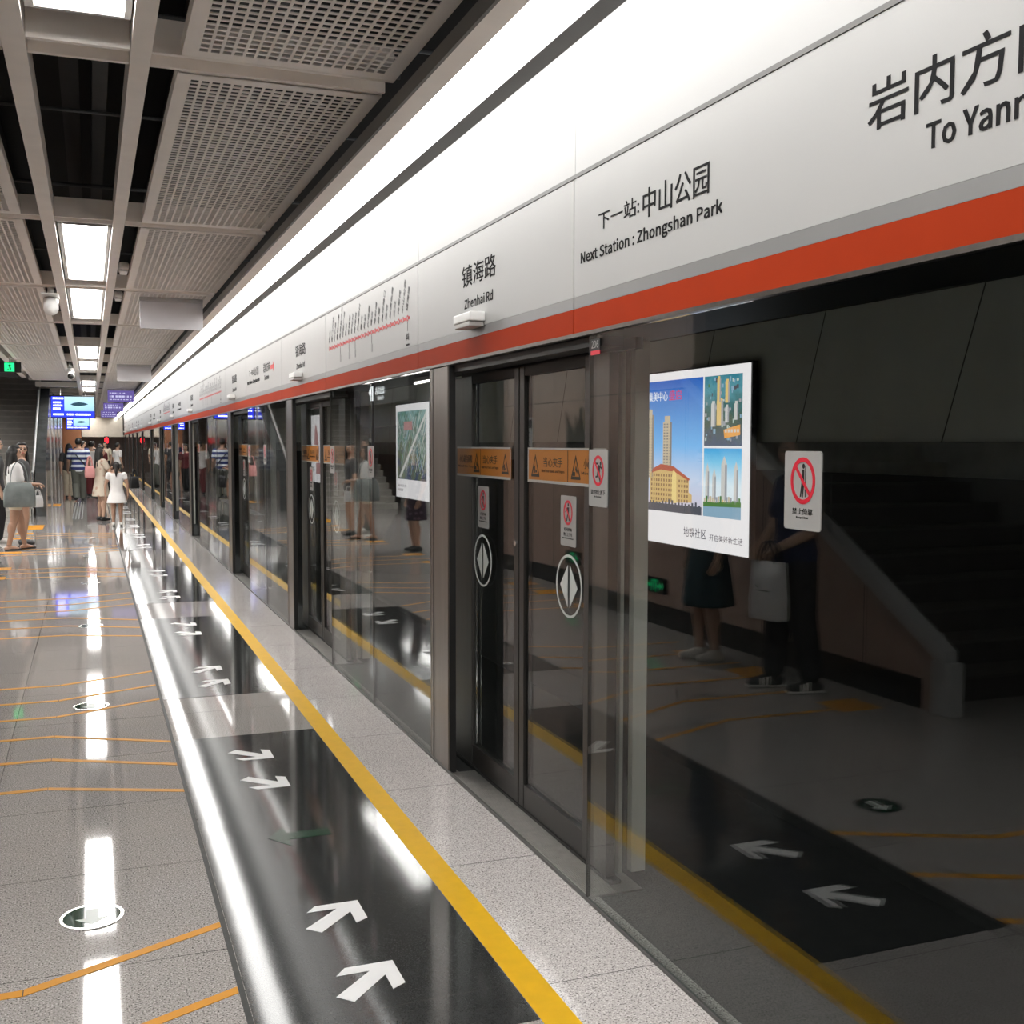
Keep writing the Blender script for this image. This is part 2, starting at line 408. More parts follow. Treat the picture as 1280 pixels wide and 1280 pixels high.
def tag(o, label, cat=None, group=None, kind=None):
    o['label'] = label
    if cat: o['category'] = cat
    if group: o['group'] = group
    if kind: o['kind'] = kind
    return o
def thing(name, loc, label, cat, group=None, kind='thing'):
    o = bpy.data.objects.new(name, None); C.objects.link(o); o.location = loc
    o.empty_display_size = .1
    return tag(o, label, cat, group, kind)
def struct(name, mb, label, smooth=False):
    return tag(mb.build(name, smooth=smooth), label, None, None, 'structure')
def dup(o, d, label=None, group=None):
    c = o.copy(); C.objects.link(c); c.location = o.location + Vector(d)
    if label: c['label'] = label
    if group: c['group'] = group
    elif 'group' in c and group == '': del c['group']
    for ch in list(o.children):
        k = ch.copy(); C.objects.link(k); k.parent = c
        for g in list(ch.children):
            q = g.copy(); C.objects.link(q); q.parent = k
    return c
ORD = ['nearest', 'second nearest', 'third nearest', 'fourth nearest', 'fifth nearest', 'sixth nearest', 'seventh nearest', 'eighth nearest', 'ninth nearest', 'tenth nearest', 'eleventh nearest', 'twelfth nearest', 'thirteenth nearest', 'fourteenth nearest', 'fifteenth nearest', 'sixteenth nearest']
def ordn(i): return ORD[i] if i < len(ORD) else 'far distant'

# ------------------------------------------------------------------ layout constants (metres; camera stands at x=0, y=0)
XG = 1.645                      # face of the platform screen
Y0, Y1 = -3.0, 64.0
POSTS = [0.95, 5.5, 10.0, 14.5, 20.5, 25.05, 29.6, 34.1, 40.1, 44.65, 49.2, 53.7, 59.7]
def gp(x, dy=0.0, z0=0.0):      # writing on a face that looks to -x: u runs towards -y, v up
    return lambda u, v, w: (x - w, dy - u, z0 + v)

# ================================================================== SETTING
struct('floor', MB().box(-5.0, 1.70, Y0 - 3, Y1 + 6, -.25, 0, 'floor'), 'polished speckled grey granite platform floor laid in square slabs')
struct('trim_1', MB().box(1.276, 1.638, Y0, Y1, -.02, .0012, 'floor_edge'), 'pale speckled granite strip between the yellow line and the glass doors')
struct('trim_2', MB().box(.385, .402, Y0, Y1, -.02, .0014, 'gap'), 'thin dark joint in the floor beside the black slabs')
struct('trim_3', MB().box(1.640, 1.652, Y0, Y1, -.02, .012, 'seam'), 'thin dark steel edge at the foot of the glass screen')
tag(MB().box(1.175, 1.2755, Y0, Y1, -.02, .0022, 'yellow').build('safety_line'), 'long yellow safety line running along the platform beside the glass doors', 'floor line', None, 'thing')
# tunnel beyond the screen; wall bands step darker downward, painting its fading light
struct('wall_tunnel', MB().box(4.9, 5.2, Y0 - 3, Y1 + 6, -1.4, 4.4, 'tunnel'), 'dark grey panelled tunnel wall behind the glass screen')
struct('tunnel_mid_shade', MB().box(4.865, 4.899, Y0 - 3, Y1 + 6, 1.452, 1.66, 'mid_shade_band'), 'grey band on the tunnel wall, painted for the light fading downward')
struct('tunnel_low_shade', MB().box(4.86, 4.899, Y0 - 3, Y1 + 6, -1.2, 1.45, 'dark'), 'dark lower band on the tunnel wall, painted for shade behind the screen')
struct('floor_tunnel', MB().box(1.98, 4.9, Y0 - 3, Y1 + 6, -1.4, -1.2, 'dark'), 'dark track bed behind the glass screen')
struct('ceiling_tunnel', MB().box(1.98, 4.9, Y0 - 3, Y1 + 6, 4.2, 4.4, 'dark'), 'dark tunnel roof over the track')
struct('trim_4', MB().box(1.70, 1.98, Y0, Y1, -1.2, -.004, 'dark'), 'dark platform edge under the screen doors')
# ceiling void
struct('ceiling', MB().box(-5.0, 1.98, Y0 - 3, Y1 + 6, 4.2, 4.4, 'plenum'), 'black open ceiling void above the hanging metal grid')
struct('wall_back', MB().box(-5.0, 4.9, Y0 - 3.2, Y0 - 3, -1.4, 4.4, 'fascia'), 'pale wall closing the platform behind the viewer')
mb = MB().box(-5.0, 4.9, Y1 + 2, Y1 + 2.2, -1.4, 4.4, 'brown')
struct('wall_end', mb, 'dark brown wall at the far end of the platform')
struct('trim_5', MB().box(-.38, 1.63, Y1 - 2, Y1 + 1.9, 1.95, 3.3, 'beige'), 'beige bulkhead hanging across the far end of the platform')
struct('wall_pillar', MB().box(-1.30, -.42, Y1 - 3.0, Y1 - 2.2, 0, 3.7, 'brown_far'), 'orange brown pillar at the far end under the blue screens')

# brown staircase enclosure on the left (seen mirrored in the glass)
WX = -1.52
prof = [(5.36, 0), (5.36, .36), (8.30, 2.08), (8.30, 3.4), (14.6, 3.4), (14.6, 0)]
struct('wall_left', MB().prism(prof, lambda u, v, w: (WX - w, u, v), .12, 'brown'), 'brown enamel panel wall of the staircase, mirrored in the glass screen')
struct('baseboard_left', MB().box(WX, WX + .015, 5.45, 14.6, 0, .19, 'baseb'), 'black skirting along the brown staircase wall')
struct('wall_stairwell', MB().box(-4.15, -4.0, 0, 27.0, 0, 4.1, 'grey_panel'), 'grey panelled wall across the staircase, mirrored in the glass')
struct('wall_side', MB().box(-5.0, -4.8, Y0 - 3, Y1 + 6, 0, 4.2, 'brown'), 'brown wall far across the platform')
sr = thing('stair_balustrade', (WX, 5.2, 0), 'sloping grey balustrade with end post, mirrored dimly in the right glass', 'balustrade')
MB().prism([(5.22, .30), (5.22, .40), (8.42, 2.27), (8.42, 2.15)], lambda u, v, w: (WX + .04 - w, u, v), .10, 'rail_grey').build('handrail', sr)
MB().box(WX - .08, WX + .03, 5.18, 5.345, 0, .33, 'rail_grey', .01).build('newel_post', sr)
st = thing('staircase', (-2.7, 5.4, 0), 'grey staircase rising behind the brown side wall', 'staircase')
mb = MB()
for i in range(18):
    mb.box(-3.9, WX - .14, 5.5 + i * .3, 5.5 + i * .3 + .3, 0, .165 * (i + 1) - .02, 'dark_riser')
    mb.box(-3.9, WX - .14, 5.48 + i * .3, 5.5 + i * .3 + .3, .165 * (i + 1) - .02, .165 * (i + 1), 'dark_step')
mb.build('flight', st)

# second staircase seen at the left of the frame
st2 = thing('staircase', (-2.4, 26.6, 0), 'grey staircase rising away behind the waiting people on the left', 'staircase')
mb = MB()
for i in range(24):
    mb.box(-3.9, -1.265, 26.9 + i * .3, 26.9 + i * .3 + .3, 0 if i < 3 else .155 * (i - 2), .155 * (i + 1) - .03, 'riser')
    mb.box(-3.9, -1.265, 26.88 + i * .3, 26.9 + i * .3 + .3, .155 * (i + 1) - .03, .155 * (i + 1), 'step')
mb.build('flight', st2)
rl = MB().tube([(-1.20, 26.3, 1.0), (-1.20, 26.75, 1.03), (-1.20, 30.7, 2.97)], .028, 'white')
rl.tube([(-1.20, 26.3, 1.0), (-1.20, 26.3, 0.0)], .02, 'rail').tube([(-1.20, 26.3, .75), (-1.20, 26.72, .75)], .014, 'rail')
rl.build('handrail', st2)
struct('wall_pier', MB().prism([(26.8, 0), (26.8, .98), (31.0, 3.04), (44.0, 3.04), (44.0, 0)], lambda u, v, w: (-1.165 + w, u, v), .215, 'stone_gloss'), 'dark polished stone side wall sloping up along the second staircase')
pw = thing('wall_trim', (-.94, 27, 0), 'bright steel corner strips along the dark stone staircase wall', 'trim')
for y, h_ in ((26.95, 1.0), (30.6, 2.8), (33.8, 3.03), (37.5, 3.03), (41.0, 3.03)):
    MB().box(-.948, -.925, y, y + .10, 0, h_, 'rail').build('corner_strip', pw)

# ================================================================== CEILING GRID
ZB = 3.05
ceil_y = [4.35 + 3.25 * k for k in range(-2, 19)]
lb = []
for nm, x0, x1, lab in (('a', -.262, -.184, 'long beige ceiling beam left of the ceiling lights'), ('b', .165, .236, 'long beige ceiling beam right of the ceiling lights'), ('c', -1.36, -1.26, 'long beige ceiling beam above the staircase side of the platform')):
    m_ = MB().box(x0, x1, Y0, 26.2 if nm == 'c' else Y1, ZB, ZB + .14, 'beam')
    tag(m_.build('ceiling_beam'), lab, 'ceiling beam', None, 'thing')
def cross(yc):
    m_ = MB()
    for (x0, x1) in ((-1.255, -.265), (-.181, .162), (.239, 1.135)):
        m_.box(x0, x1, yc - .085, yc - .062, ZB + .004, ZB + .125, 'beam').box(x0, x1, yc + .062, yc + .085, ZB + .004, ZB + .125, 'beam')
        m_.box(x0, x1, yc - .061, yc + .061, ZB + .06, ZB + .07, 'beam')
    return m_
c0 = None
for i, yc in enumerate(ceil_y):
    lab = f'beige cross beam of the ceiling grid, {ordn(i)} one'
    if c0 is None: c0 = tag(cross(yc).build('cross_beam', origin=(0, yc, ZB)), lab, 'ceiling beam', 'cross beams of the ceiling grid', 'thing')
    else: dup(c0, (0, yc - ceil_y[0], 0), lab)

# perforated panels
def perf_panel(x0, x1, y0, y1, hx, hy, nx, ny):
    """sheet with nx x ny slots punched through"""
    hx0, hx1, hy0, hy1 = hx[0], hx[1], hy[0], hy[1]
    px_, py_ = (hx1 - hx0) / nx, (hy1 - hy0) / ny
    xs = [x0]; ys = [y0]
    for i in range(nx): xs += [hx0 + px_ * (i + .13), hx0 + px_ * (i + .87)]
    for j in range(ny): ys += [hy0 + py_ * (j + .16), hy0 + py_ * (j + .84)]
    xs.append(x1); ys.append(y1)
    m_ = MB(); nx2, ny2 = len(xs), len(ys)
    zt = ZB + .004
    vs = [(x, y, ZB) for x in xs for y in ys] + [(x, y, zt) for x in xs for y in ys]
    N = nx2 * ny2; fs = []
    hole = lambda i, j: i % 2 == 1 and j % 2 == 1
    for i in range(nx2 - 1):
        for j in range(ny2 - 1):
            a, b, c, d = i * ny2 + j, (i + 1) * ny2 + j, (i + 1) * ny2 + j + 1, i * ny2 + j + 1
            if hole(i, j): fs += [(a, b, b + N, a + N), (b, c, c + N, b + N), (c, d, d + N, c + N), (d, a, a + N, d + N)]
            else: fs += [(a, d, c, b), (a + N, b + N, c + N, d + N)]
    m_.add(vs, fs, 'perf')
    return m_
def add_perf(x0, x1, hx, side, lab):
    first = None
    for i, yc in enumerate(ceil_y[:-1]):
        ya, yb = yc + .10, yc + 3.25 - .10
        if side == 'left' and not (yc < 24.5): continue
        lb_ = lab.format(ordn(i))
        if first is None:
            t = thing('perforated_ceiling_panel', ((x0 + x1) / 2, ya, ZB), lb_, 'ceiling panel', f'perforated ceiling panels on the {side}')
            perf_panel(x0, x1, ya, yb, hx, (ya + .06, yb - .06), 17, 62).build('punched_sheet', t)
            fr = MB()
            for xa in (x0, x1 - .004): fr.box(xa, xa + .004, ya, yb, ZB + .005, ZB + .06, 'perf')
            for yy in (ya, yb - .004): fr.box(x0 + .005, x1 - .005, yy, yy + .004, ZB + .005, ZB + .06, 'perf')
            fr.build('upturned_edge', t); first = (t, ya)
        else: dup(first[0], (0, ya - first[1], 0), lb_)
add_perf(.338, 1.132, (.388, 1.078), 'right', 'slotted grey ceiling panel beside the edge lights, {} one')
add_perf(-1.168, -.370, (-1.118, -.424), 'left', 'slotted grey ceiling panel left of the ceiling lights, {} one')
# plain panels over the left side
mb = MB()
struct('ceiling_side', MB().box(-4.8, -1.42, Y0, 26.4, 3.06, 3.12, 'dark'), 'dark ceiling over the staircase side of the platform')

# ceiling lights in the lit bays
lit = [i for i in range(len(ceil_y) - 1) if i % 3 != 2]
L0 = None
for q, i in enumerate(lit):
    ya, yb = ceil_y[i] + .30, ceil_y[i] + 3.25 - .30
    lab = f'bright rectangular white ceiling light between the two long beams, {ordn(q)} one'
    if L0 is None:
        t = thing('ceiling_light', (0, ya, ZB), lab, 'ceiling light', 'ceiling lights between the beams')
        MB().box(-.142, .135, ya + .02, yb - .02, ZB + .045, ZB + .055, 'lamp').build('diffuser', t)
        fr = MB()
        fr.box(-.172, -.144, ya, yb, ZB + .03, ZB + .11, 'trimw').box(.137, .158, ya, yb, ZB + .03, ZB + .11, 'trimw')
        fr.box(-.143, .136, ya, ya + .018, ZB + .03, ZB + .11, 'trimw').box(-.143, .136, yb - .018, yb, ZB + .03, ZB + .11, 'trimw')
        fr.box(-.143, .136, ya + .02, yb - .02, ZB + .09, ZB + .11, 'trimw')
        fr.build('housing', t); L0 = (t, ya)
    else: dup(L0[0], (0, ya - L0[1], 0), lab)

for q, (x, ya) in enumerate([(x, y) for y in (15.2, 18.5, 21.8) for x in (-2.35, -3.4)]):
    dup(L0[0], (x, ya - L0[1], -.12), f'white ceiling light over the staircase side, {ordn(q)} one', 'ceiling lights over the staircase side')

# edge light running above the screen: one unit per lamp length
S0 = None
strip_y = [3.16 + 1.09 * k for k in range(-5, 56)]
for q, ya in enumerate(strip_y):
    yb = ya + 1.09
    lab = f'long white edge light over the station name band, {ordn(q)} one' if q < 16 else 'long white edge light over the station name band, in the far distance'
    if S0 is None:
        t = thing('ceiling_edge_light', (1.28, ya, 2.905), lab, 'strip light', 'edge lights above the screen doors')
        MB().box(1.194, 1.372, ya + .003, yb - .003, 2.905, 2.93, 'strip').build('diffuser', t)
        MB().box(1.443, 1.449, ya + .003, yb - .003, 2.945, 3.04, 'strip_back').build('rear_diffuser', t)
        h = MB().box(1.112, 1.191, ya, yb, 2.903, 2.92, 'beam').box(1.100, 1.112, ya, yb, 2.903, 2.958, 'seam')  # side face coloured darker than the flange to paint in its shading
        h.box(1.374, 1.446, ya, yb, 2.903, 2.925, 'dtrim').box(1.436, 1.442, ya, yb, 2.926, 3.045, 'dtrim').box(1.112, 1.436, ya, yb, 2.95, 2.958, 'dtrim')
        h.build('housing', t); S0 = (t, ya)
    else: dup(S0[0], (0, ya - S0[1], 0), lab)

# pipes and ducts in the void
for i, (y, z, r) in enumerate(((3.4, 3.55, .012), (5.15, 3.5, .012), (5.9, 3.62, .016), (6.75, 3.5, .010), (8.9, 3.55, .014), (11.9, 3.55, .012), (15.1, 3.55, .014), (18.6, 3.55, .012))):
    tag(MB().tube([(-1.25, y, z), (1.6, y, z)], r, 'pipe').build('ceiling_conduit', smooth=True), f'thin grey conduit crossing the dark ceiling void, {ordn(i)} one', 'pipe', 'conduits across the ceiling void', 'thing')
for i, (x0, x1, y0, y1, z0) in enumerate(((-.12, -.02, Y0, Y1, 3.72), (.05, .13, Y0, Y1, 3.62), (-.85, -.55, Y0, Y1, 3.75), (.5, .95, Y0, Y1, 3.7))):
    tag(MB().box(x0, x1, y0, y1, z0, z0 + .18, 'duct').build('ceiling_cable_tray'), ('narrow dark cable tray above the lit bays, left of its neighbour', 'narrow dark cable tray above the lit bays, right of its neighbour', 'wide dark duct above the left slotted panels', 'wide dark duct above the right slotted panels')[i], 'duct', None, 'thing')
jb = thing('junction_box', (.02, 5.3, 3.5), 'small dark junction box hanging in the void past the nearest cross beam', 'junction box')
MB().box(-.06, .03, 5.25, 5.34, 3.45, 3.53, 'pipe', .006).build('housing', jb); MB().tube([(-.02, 5.3, 3.53), (-.02, 5.3, 3.72)], .008, 'pipe').build('hanger', jb)

# small round speakers in the gap, cctv cameras, hanging plates, exit signs
for i, (x, y) in enumerate(((.287, 9.75), (.287, 11.6))):
    t = thing('smoke_detector', (x, y, 3.02), ('small white detector box in the ceiling gap just before the second lit bay', 'small white detector box in the ceiling gap just past the second lit bay')[i], 'detector')
    MB().box(x - .04, x + .04, y - .13, y + .13, 3.06, 3.12, 'white', .02).build('body', t); MB().box(x - .03, x + .03, y - .10, y + .10, 3.045, 3.059, 'white', .006).build('cover', t)
for i, (x, y) in enumerate(((-.315, 11.1), (-.318, 22.0))):
    t = thing('security_camera', (x, y, 3.05), ('white bullet camera hanging beside the ceiling beam, the near one', 'white bullet camera hanging above the staircase, the far one')[i], 'camera')
    MB().tube([(x, y + .10, 3.13), (x, y + .10, 3.0)], .028, 'white').cap((x, y + .10, 3.0), .045, (x, y + .08, 2.97), .045, 'white').build('mount', t, True)
    MB().tube([(x, y + .14, 2.97), (x + .01, y - .22, 2.86)], .066, 'white', 20).build('body', t, True)
    if i: MB().tube([(x + .011, y - .221, 2.8595), (x + .012, y - .235, 2.855)], .052, 'black', 20).build('lens', t, True)
    else: MB().tube([(x - .0005, y + .142, 2.9705), (x - .001, y + .156, 2.976)], .052, 'black', 20).build('lens', t, True)
    MB().box(x - .07, x + .075, y - .26, y + .12, 2.985, 2.992, 'white').build('sunshield', t)
for i, y in enumerate((11.25, 21.0)):
    t = thing('hanging_sign', (.76, y, 2.74), ('pale blank hanging sign plate under the slotted panels, the near one', 'pale blank hanging sign plate under the slotted panels, the far one')[i], 'sign')
    MB().box(.47, 1.055, y, y + .03, 2.745, 3.01, 'pane', .004).build('plate', t)
    MB().box(.468, 1.057, y - .004, y + .034, 3.012, 3.045, 'frame_alu').build('top_rail', t)
for i, y in enumerate((30.8, 40.6, 50.4)):
    t = thing('hanging_sign', (.76, y, 2.74), 'purple hanging sign with pale lettering, ' + ('nearest of three', 'middle of three', 'farthest of three')[i], 'sign')
    MB().box(.45, 1.10, y, y + .05, 2.72, 3.01, 'purple', .004).build('plate', t)
    m_ = MB()
    for r_, (zz, hh) in enumerate(((2.93, .025), (2.83, .05), (2.765, .02))):
        u = .50
        while u < (1.04 if r_ else .9):
            w = random.uniform(.02, .07); m_.box(u, u + w, y - .002, y - .0005, zz, zz + hh, 'lav'); u += w + random.uniform(.012, .05)
    m_.build('lettering', t)
    MB().box(.45, 1.10, y, y + .05, 3.012, 3.045, 'frame_alu').build('top_rail', t)

def man_icon(m_, fn, s, mt):
    """little running figure; s = height"""
    P = lambda pts: [(a * s, b * s) for a, b in pts]
    m_.disc((.02 * s, .44 * s), .075 * s, fn, .0008, mt, 14)
    m_.prism(P([(-.10, .34), (.06, .36), (.10, .02), (-.08, .02)]), fn, .0008, mt)
    m_.prism(P([(-.10, .33), (-.26, .16), (-.20, .12), (-.06, .26)]), fn, .0008, mt)
    m_.prism(P([(.05, .34), (.24, .22), (.22, .16), (.05, .26)]), fn, .0008, mt)
    m_.prism(P([(.0, .04), (.10, .04), (.20, -.20), (.10, -.48), (.03, -.46), (.10, -.20)]), fn, .0008, mt)
    m_.prism(P([(-.08, .04), (.02, .04), (-.10, -.20), (-.32, -.28), (-.32, -.36), (-.06, -.28)]), fn, .0008, mt)
t = thing('exit_sign', (-1.21, 20, 2.80), 'black hanging exit sign with glowing green running man over the staircase', 'sign')
MB().box(-1.38, -1.04, 20, 20.06, 2.80, 2.97, 'sign_black', .004).build('housing', t)
fx = lambda u, v, w: (-1.21 + u, 19.9985 - w, 2.885 + v)
m_ = MB().prism([(-.08, -.07), (.07, -.07), (.07, .07), (-.08, .07)], fx, .0005, 'green_em'); man_icon(m_, lambda u, v, w: (-1.21 + u, 19.997 - w, 2.885 + v), .12, 'sign_black'); m_.build('pictogram', t)
MB().tube([(-1.21, 20.03, 2.97), (-1.21, 20.03, 3.045)], .01, 'rail').build('hanger', t)
# black direction sign facing the doors, seen mirrored in the second glass bay
t = thing('direction_sign', (-1.62, 20, 2.4), 'black hanging direction sign with white lettering, mirrored in the second glass bay', 'sign')
MB().box(-1.70, -1.60, 17.6, 21.6, 2.36, 2.76, 'sign_black', .004).build('housing', t)
fs_ = lambda u, v, w: (-1.5985 + w, 19.2 + u, 2.53 + v)
m_ = MB(); m_.text('出站', fs_, .62, .14, 'white_em', left=.02); m_.text('Exit', lambda u, v, w: fs_(u, v - .1, w), .4, .07, 'white_em', left=.1)
m_.prism([(.80, -.1), (1.02, -.1), (1.02, .05), (1.10, .0), (1.16, .06), (1.02, .16), (.80, .16)], fs_, .0008, 'white_em'); m_.build('lettering', t)
MB().tube([(-1.65, 18.3, 2.76), (-1.65, 18.3, 3.06)], .012, 'rail').tube([(-1.65, 20.9, 2.76), (-1.65, 20.9, 3.06)], .012, 'rail').build('hanger', t)

# blue information screens
for i, (y, x0, x1, z0, z1) in enumerate(((31.0, -.92, .12, 2.31, 2.84), (56.0, -1.02, -.02, 2.29, 2.80))):
    t = thing('information_screen', ((x0 + x1) / 2, y, z0), 'blue hanging information screen with a fish picture, ' + ('the near one', 'the far one')[i], 'screen')
    MB().box(x0 - .03, x1 + .03, y, y + .12, z0 - .03, z1 + .03, 'sign_black', .006).build('housing', t)
    m_ = MB().box(x0, x0 + .30 * (x1 - x0), y - .004, y - .001, z0, z1, 'blue_em').box(x0 + .302 * (x1 - x0), x1, y - .004, y - .001, z0, z0 + .30 * (z1 - z0), 'blue_em')
    m_.build('blue_field', t)
    MB().box(x0 + .302 * (x1 - x0), x1, y - .004, y - .001, z0 + .302 * (z1 - z0), z1, 'screen_em').build('video_picture', t)
    W, Hh = x1 - x0, z1 - z0
    f_ = lambda u, v, w: (x0 + u * W, y - .005 - w, z0 + v * Hh)
    m_ = MB().prism([(.44, .62), (.52, .70), (.64, .74), (.76, .71), (.86, .64), (.78, .58), (.64, .54), (.52, .56)], f_, .0008, 'screen_dk')
    m_.build('dark_shape', t)
    m_ = MB()
    for (u0, u1, v) in ((.04, .26, .90), (.05, .20, .70), (.05, .24, .55), (.04, .22, .40), (.36, .52, .12), (.56, .90, .12), (.04, .26, .12)):
        q = u0
        while q < u1: m_.prism([(q, v - .03), (q + .025, v - .03), (q + .025, v + .05), (q, v + .05)], f_, .0008, 'white_em'); q += .036
    m_.build('lettering', t)
    MB().tube([((x0 + x1) / 2 - .3, y + .06, z1 + .03), ((x0 + x1) / 2 - .3, y + .06, 3.045)], .015, 'rail').tube([((x0 + x1) / 2 + .3, y + .06, z1 + .03), ((x0 + x1) / 2 + .3, y + .06, 3.045)], .015, 'rail').build('hanger', t)
t = thing('hanging_signal_lamp', (.78, 60, 1.6), 'small glowing red lamp under the beige bulkhead at the far end', 'lamp')
MB().box(.66, .90, 60.0, 60.08, 1.55, 1.97, 'sign_black', .01).build('housing', t)
MB().cap((.78, 59.98, 1.70), .10, (.78, 59.98, 1.82), .10, 'red_em').build('lens', t)

# things on the brown wall, mirrored in the doors
def low_exit(y, lab):
    t = thing('exit_sign', (WX + .02, y, .3), lab, 'sign')
    MB().box(WX + .002, WX + .03, y - .19, y + .19, .29, .43, 'sign_black', .004).build('housing', t)
    f_ = lambda u, v, w: (WX + .031 + w, y + u, .36 + v)
    m_ = MB(); m_.prism([(-.05, -.055), (-.03, -.055), (-.03, .035), (.03, .035), (.03, -.055), (.05, -.055), (.05, .055), (-.05, .055)], f_, .0008, 'green_dim')
    man_icon(m_, f_, .085, 'green_dim')
    for sg in (-1, 1): m_.prism([(sg * .06, -.012), (sg * .11, -.012), (sg * .11, -.04), (sg * .16, 0), (sg * .11, .04), (sg * .11, .012), (sg * .06, .012)], f_, .0008, 'green_dim')
    m_.build('pictogram', t)
low_exit(8.9, 'low green exit sign mirrored under the building poster'); low_exit(11.4, 'low green exit sign mirrored in the near right door leaf')
t = thing('notice_sign', (WX + .01, 12.95, 1.3), 'grey notice sheet on the brown wall mirrored in the left door leaf', 'notice')
MB().box(WX + .002, WX + .014, 12.64, 13.25, 1.2, 1.97, 'white').build('sheet', t)
m_ = MB().box(WX + .0145, WX + .0155, 12.66, 13.23, 1.84, 1.94, 'letter')
for r_ in range(8): m_.box(WX + .0145, WX + .0155, 12.72, 13.17 - .06 * (r_ % 3), 1.78 - r_ * .06, 1.79 - r_ * .06, 'letter')
m_.build('printing', t)
for i, y in enumerate((11.3, 10.6)):
    m_ = MB()
    for a, (w, h) in enumerate(((.10, .30), (.16, .48), (.11, .38), (.12, .26), (.08, .42))):
        yy = y - .22 + a * .11; 
        m_.prism([(yy - .06, 1.55), (yy + .07, 1.55), (yy + .06, 1.55 + h * .6), (yy + .02 + .02 * a, 1.6 + h), (yy - .03, 1.55 + h * .7)], lambda u, v, w_: (WX + .002 + w_ + .004 * a, u, v), .012, 'black_gloss')
    tag(m_.build('wall_art'), 'dark spiky relief on the brown wall, mirrored above the orange strip, ' + ('left one', 'right one')[i], 'wall relief', None, 'thing')

# ================================================================== FLOOR MARKINGS
CEN = [p - .92 for p in POSTS]
XF0, XF1 = .404, 1.173
for i, c in enumerate(CEN):
    lab = f'polished black floor slab before a screen door, {ordn(i)} one' if i else 'polished black floor slab beside the viewer, mostly behind the frame'
    tag(MB().box(XF0, XF1, c - 1.74, c + 1.71, -.02, .0016, 'black_stone').build('black_floor_slab'), lab, 'floor slab', 'black slabs before the doors', 'thing')
A45 = [(0, 0), (.045, -.043), (.125, .04), (.16, -.02)]
def arrow_poly(tip, s, sy):
    """boarding arrow: tip point, pointing +x and sy*y"""
    d = (math.cos(PI / 4), sy * math.sin(PI / 4)); n = (-d[1], d[0]); L = .275; hw = .032; bl = .155; bw = .045
    p = lambda a, b: (tip[0] + d[0] * a + n[0] * b, tip[1] + d[1] * a + n[1] * b)
    x = lambda a, b: (tip[0] + a, tip[1] + b)
    # barbs run along -x and along -sy*y from the tip
    k = bw
    return [x(0, 0), x(-bl, 0.0), x(-bl - k * .8, -sy * k), x(-.085, -sy * k), p(-L, hw if sy > 0 else -hw), p(-L, -hw if sy > 0 else hw), x(-k, -sy * .085), x(-k, -sy * (bl + k * .6)), x(0, -sy * bl)]
for i, c in enumerate(CEN[:9]):
    for q, (off, sy) in enumerate(((-1.24, 1), (-.745, 1), (.68, -1), (1.19, -1))):
        pl = arrow_poly((.868, c + off), 1, sy)
        where = ('first', 'second', 'third', 'last')[q]
        lab = f'white boarding arrow on the {ordn(i)} black slab, {where} of its four' if i else f'white boarding arrow on the slab beside the viewer, {where} of four'
        tag(MB().prism(pl, lambda u, v, w: (u, v, .0020 + w), .0008, 'arrow').build('floor_arrow'), lab, 'floor arrow', 'white boarding arrows', 'thing')
m_ = MB().prism([(.66, 4.58), (.74, 4.46), (.74, 4.54), (.92, 4.54), (.92, 4.62), (.74, 4.62), (.74, 4.70)], lambda u, v, w: (u, v, .0020 + w), .0008, 'faded_green')
tag(m_.build('floor_arrow'), 'faded dark green arrow in the middle of the nearest full black slab', 'floor arrow', None, 'thing')

def strip_poly(pts, w):
    """mitred band along a bent line"""
    up, dn = [], []
    for i, p in enumerate(pts):
        a = Vector(pts[max(i - 1, 0)]); b = Vector(pts[min(i + 1, len(pts) - 1)]); d = (b - a).normalized(); n = Vector((-d.y, d.x))
        if i == len(pts) - 1: n = Vector((0, -1)) if d.x < 0 else Vector((0, 1))
        if i == 0: n = Vector((0, -1)) if d.x < 0 else Vector((0, 1))
        up.append((p[0] + n.x * w / 2, p[1] + n.y * w / 2)); dn.append((p[0] - n.x * w / 2, p[1] - n.y * w / 2))
    return up + dn[::-1]
for i, c in enumerate(CEN[:5]):
    for q, (off, dv) in enumerate(((-1.70, -.28), (-1.26, -.27), (-.775, -.28), (.79, .25), (1.25, .31), (1.71, .335))):
        dv = dv
        pts = [(.383, c + off), (-.222, c + off + dv), (-1.25, c + off + dv)]
        m_ = MB().prism(strip_poly(pts, .042), lambda u, v, w: (u, v, .0006 + w), .0014, 'orange')
        m_.box(-.2235, -.2205, c + off + dv - .021, c + off + dv + .021, .0021, .0023, 'gap')
        lab = f'orange bent queue line on the granite by the {ordn(i)} slab, {("first", "second", "third", "fourth", "fifth", "last")[q]} of six'
        tag(m_.build('queue_line'), lab, 'floor line', 'orange queue lines', 'thing')
    for q, off in enumerate((-1.53, 1.1, 2.2)):
        tag(MB().box(-1.30, -1.0, c + off - .14, c + off + .14, .0008, .0030, 'orange').build('floor_patch'), f'orange rectangular patch ending the queue lines by the {ordn(i)} slab, {("first", "middle", "last")[q]} of three', 'floor marking', 'orange queue patches', 'thing')
